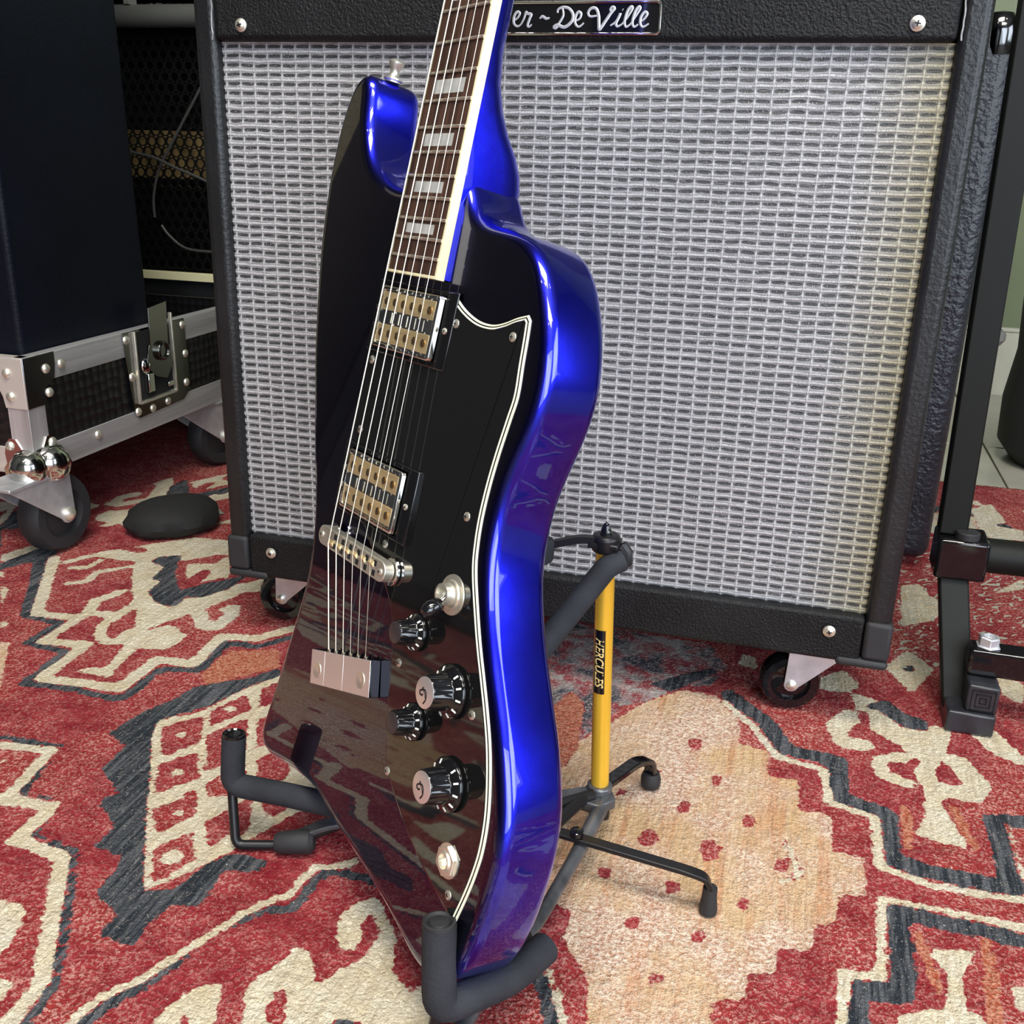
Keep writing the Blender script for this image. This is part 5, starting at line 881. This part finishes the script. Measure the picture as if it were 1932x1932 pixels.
# tall speaker cabinet standing in the case
M_cabbl = mat('blue_black_vinyl', (.003, .004, .009), .45, spec=.2, bump=.3, bscale=280, var=.25, vscale=7)
sc_ = thing('speaker_cabinet', 'tall plain blue-black cabinet standing in the flight case at left', 'cabinet', (-.83, .238, .112))
q = MB(); vs = [(-.2, -.120, .001), (.215, -.120, .001), (.215, .120, .001), (-.2, .120, .001), (-.2, -.120, .95), (.213, -.118, .95), (.213, .098, .95), (-.2, .098, .95)]
q.add(vs, [(0, 3, 2, 1), (4, 5, 6, 7), (0, 1, 5, 4), (1, 2, 6, 5), (2, 3, 7, 6), (3, 0, 4, 7)], 0, False)
q.build('cabinet_body', M_cabbl, sc_, bevel=.007, seg=4)
gr = MB().box((-.18, -.1225, .06), (.18, -.1205, .90)); gr.build('front_cloth', mat('tweed_cloth', (.30, .27, .16), .8, bump=.6, bscale=300, var=.3, vscale=200), sc_)

# ------------------------------------------------------------------ perforated cabinet behind
pc = thing('perforated_cabinet', 'black cabinet with perforated metal front behind the amplifier and flight case', 'cabinet', (-.55, .70, 0))
PY = .640
def holes():
    px_, pz_, r = .0162, .0152, .0061
    mb = MB(); nx, nz = 26, 25; x0, z0 = -.93, .272
    # each staggered cell is a square with a round hole, joined into one perforated sheet
    for j in range(nz):
        for i in range(nx):
            cx = x0 + i * px_ + (px_ / 2 if j % 2 else 0); cz = z0 + j * pz_
            vs = []; K_ = 12
            sq = []
            for k in range(K_):
                a = 2 * PI * k / K_; c_, s_ = math.cos(a), math.sin(a); m_ = max(abs(c_), abs(s_)); sq.append((cx + c_ / m_ * px_ / 2, cz + s_ / m_ * pz_ / 2)); vs.append((cx + r * c_, PY, cz + r * s_ * 1.0))
            vs += [(a, PY, b) for a, b in sq]; vs += [(v[0], PY + .0022, v[2]) for v in vs[:K_]]
            mb.add(vs, [(k, (k + 1) % K_, K_ + (k + 1) % K_, K_ + k) for k in range(K_)] + [(k, (k + 1) % K_, 2 * K_ + (k + 1) % K_, 2 * K_ + k) for k in range(K_)])
    return mb
PO = Matrix.Translation((.55, -.70, 0))
M_perf = mat('perforated_black_steel', (.05, .05, .048), .30, .9)
po = holes().build('perforated_sheet', M_perf, pc, local=PO); po['kind'] = 'stuff'
cbx = MB(); cbx.box((-.965, PY - .008, .652), (-.49, PY + .26, .672)); cbx.box((-.965, PY - .008, .02), (-.942, PY + .26, .652)); cbx.box((-.510, PY - .008, .02), (-.49, PY + .26, .652)); cbx.box((-.942, PY + .24, .02), (-.510, PY + .26, .652)); cbx.box((-.942, PY - .003, .02), (-.510, PY + .24, .248))
cbx.build('cabinet_body', M_tolexS, pc, bevel=.003, local=PO)
MB().box((-.942, PY - .012, .2482), (-.510, PY - .002, .2610)).build('pale_trim', mat('cream_trim', (.70, .66, .40), .45), pc, local=PO, bevel=.001)
MB().box((-.93, PY + .03, .400), (-.52, PY + .05, .470)).build('inner_brass_bar', mat('dull_brass', (.50, .34, .14), .4, .6, var=.4, vscale=30), pc, local=PO)
ft = MB()
for x_, y_ in ((-.93, .66), (-.54, .66), (-.93, .87), (-.54, .87)): MB().lathe([(.018, 0), (.016, .0195)], (x_, y_, 0.0), (0, 0, 1), 16).build('rubber_foot', M_rubber, pc, local=PO)
# crossbar above it
kb = thing('keyboard_stand', 'round black steel crossbar behind the amplifier at top left', 'stand', (-.62, .32, 0))
KO = Matrix.Translation((.62, -.32, 0))
MB().cyl((-1.02, .612, .624), (-.47, .612, .624), .0155, 24).build('crossbar', mat('dull_black_tube', (.07, .072, .062), .55), kb, local=KO)
MB().box((-.785, .602, .6390), (-.777, .622, .660)).build('bracket', M_chromeW, kb, local=KO)
MB().cyl((-1.02, .612, .0), (-1.02, .612, .64), .0135, 20).build('upright', M_black, kb, local=KO); MB().cyl((-.47, .612, .0), (-.47, .612, .64), .0135, 20).build('upright', M_black, kb, local=KO)
# cables in front of the perforated sheet
M_cable = mat('dark_grey_cable', (.045, .045, .042), .5)
def pxy(p, y): return p
for pts, nm, lab in [([(-0.6563, 0.615, 0.5621), (-0.6841, 0.615, 0.5207), (-0.7114, 0.615, 0.4826), (-0.7393, 0.615, 0.4434), (-0.7587, 0.615, 0.4141), (-0.7719, 0.615, 0.3753), (-0.7733, 0.615, 0.344)], 'a', 'thin dark cable hanging diagonally in front of the perforated sheet, upper one'), ([(-0.8171, 0.605, 0.4465), (-0.7951, 0.605, 0.4381), (-0.7593, 0.605, 0.4316), (-0.7244, 0.605, 0.4183), (-0.6896, 0.605, 0.4067), (-0.6551, 0.605, 0.3936)], 'b', 'thin dark cable sagging across the middle of the perforated sheet'), ([(-0.7658, 0.62, 0.3322), (-0.7533, 0.62, 0.3169), (-0.7269, 0.62, 0.2999), (-0.6856, 0.62, 0.2964), (-0.6626, 0.62, 0.2984)], 'c', 'thin dark cable curving low across the perforated sheet')]:
    o = MB().tube(smoothpath(pts, 8), .0021, 8).build('cable', M_cable); tag(o, lab, 'cable')

# ------------------------------------------------------------------ right-hand side
c2 = thing('instrument_cabinet', 'black vinyl cabinet with rounded edge and metal corner behind the amplifier at right', 'cabinet', (.16, .57, 0))
O2 = Matrix.Translation((-.16, -.57, 0))
M_tolexW = mat('wrinkled_black_vinyl', (.012, .013, .018), .33, spec=.45, bump=1., bscale=170, var=.3, vscale=20)
q = MB().box((-.20, .405, .012), (.379, .72, .598)); q.build('cabinet_body', M_tolexW, c2, bevel=.016, seg=5, local=O2)
q = MB(); q.lathe([(.0003, .030), (.011, .0275), (.0175, .019), (.019, .008), (.0185, -.004), (.017, -.012)], (.361, .421, .574), (0, 0, 1), 24); q.build('metal_corner', mat('black_chrome', (.10, .10, .10), .1, 1.), c2, local=O2)
for x_, y_ in ((-.17, .44), (.34, .44), (-.17, .69), (.34, .69)): MB().lathe([(.012, 0), (.014, .0125)], (x_, y_, 0), (0, 0, 1), 16).build('rubber_foot', M_rubber, c2, local=O2)
# rack stand
rk = thing('rack_stand', 'black steel rack stand with clamp, crossbars and square foot at right edge', 'stand', (.40, .10, 0))
RO = Matrix.Translation((-.40, -.10, 0))
M_rk = mat('matt_black_steel', (.0065, .007, .006), .55, spec=.22)
def rb(mb, name, m, parent=None, **kw): return mb.build(name, m, parent or rk, local=RO, **kw)
def bar(p0, p1, hx, hy): 
    p0, p1 = Vector(p0), Vector(p1); mb = MB(); vs = []
    for p in (p0, p1): vs += [p + Vector((-hx, -hy, 0)), p + Vector((hx, -hy, 0)), p + Vector((hx, hy, 0)), p + Vector((-hx, hy, 0))]
    return mb.add(vs, [(3, 2, 1, 0), (4, 5, 6, 7), (0, 1, 5, 4), (1, 2, 6, 5), (2, 3, 7, 6), (3, 0, 4, 7)], 0, False)
rb(bar((.3525, .120, .150), (.3430, .135, .72), .0118, .010), 'post', M_rk, bevel=.0015)
rb(bar((.372, .060, .010), (.357, .120, .125), .0125, .009), 'lower_leg', M_rk, bevel=.002)
cl_ = MB(); cl_.box((.3405, .098, .112), (.3830, .140, .149)); clo = rb(cl_, 'clamp', M_blackg, bevel=.003)
rb(MB().lathe([(.0100, 0), (.0100, .0055), (.009, .0065), (.0003, .0066)], (.364, .108, .1492), (0, 0, 1), 28), 'clamp_bolt', M_rubber, clo)
rb(MB().cyl((.3832, .118, .1320), (.75, .126, .1330), .0155, 24), 'crossbar', M_rk)
rb(MB().box((.373, .050, .046), (.75, .074, .070)), 'base_rail', M_blackg, bevel=.003)
nt_ = MB().lathe([(.0105, 0), (.0105, .0012), (.0088, .0013), (.0088, .0085), (.0074, .0095), (.0050, .0095), (.0048, .0060), (.0003, .0060)], (.388, .062, .0702), (0, 0, 1), 6); rb(nt_, 'nut', M_zinc, bevel=.0004)
fo_ = MB(); fo_.box((.3605, .030, .0002), (.399, .075, .020)); fo_.box((.374, .034, .0201), (.399, .075, .045)); foo = rb(fo_, 'foot', mat('worn_black_plastic', (.022, .023, .028), .35, var=.3, vscale=60), bevel=.002)
em = MB()
for r0 in (.0095, .0060, .0028): 
    for a, b in (((-r0, -r0), (r0, -r0 + .0006)), ((-r0, r0 - .0006), (r0, r0)), ((-r0, -r0), (-r0 + .0006, r0)), ((r0 - .0006, -r0), (r0, r0))):
        em.box((.3868 + a[0], .0334, .0315 + a[1]), (.3868 + b[0], .0340, .0315 + b[1]))
rb(em, 'square_emblem', M_rk, foo)
rb(MB().box((.744, .02, .0), (.77, .16, .3)), 'far_leg', M_rk, bevel=.002)
# knob on something behind the post
kn_ = MB().lathe([(.0003, 0), (.015, .002), (.020, .009), (.020, .016), (.014, .022), (.0003, .023)], (.432, .60, .240), (0, 0, 1), 24); kn_.cyl((.425, .60, 0), (.425, .60, .24), .006, 12)
tag(kn_.build('stand_knob', mat('dull_grey_plastic', (.12, .12, .11), .5)), 'round grey knob peeping out behind the rack stand post', 'knob')
# soft dark bag at the right edge
bg = MB().lathe([(.10, 0), (.125, .03), (.128, .10), (.115, .18), (.118, .30), (.122, .45), (.115, .55), (.06, .60), (.001, .605)], (.655, .98, 0), (0, 0, 1), 36, mod=lambda a, h: 1 + .05 * math.sin(3 * a + h * 9))
tag(bg.build('gig_bag', mat('black_fabric', (.008, .008, .009), .8, bump=.4, bscale=120)), 'soft black gig bag standing on the tiles at right edge', 'bag')
# scrap of grey card on the rug
sc2 = MB().prism([(-.020, -.002), (-.002, -.017), (.020, .001), (.001, .017)], (-.512, .298, .0006), (1, 0, 0), (0, 1, 0), (.0, .0, 1), .0006)
tag(sc2.build('card_scrap', mat('grey_green_card', (.20, .22, .18), .7)), 'small grey-green square card scrap on the rug beside the amplifier', 'card')

# guessed stand-in for an unreadable dark mass below the flight case
dmass = MB().lathe([(.001, 0), (.044, .001), (.051, .006), (.054, .014), (.050, .024), (.040, .032), (.024, .037), (.001, .039)], (-.523, .235, .0004), (0, 0, 1), 28, mod=lambda a, h: 1 + .10 * math.cos(2 * a + 1) + .05 * math.sin(3 * a + h * 90) + .03 * math.sin(7 * a - h * 200))
tag(dmass.build('dark_mass', mat('matt_dark_mass', (.006, .006, .006), .8, bump=.5, bscale=90)), 'guessed dark mass on the rug below the flight case', 'dark_mass')
# unseen dark box added on the left to cut light and darken reflections
sk = thing('light_blocker', 'added unseen black box blocking light left of the flight case', 'light_blocker', (-1.45, -.35, 0))
MB().box((-.14, -.42, .001), (.16, .38, 1.25)).build('blocker_box', M_tolexS, sk, bevel=.01)
MB().box((.1605, -.38, .05), (.166, .34, 1.2)).build('blocker_front', mat('blocker_cloth', (.02, .02, .022), .8, bump=.6, bscale=400), sk)
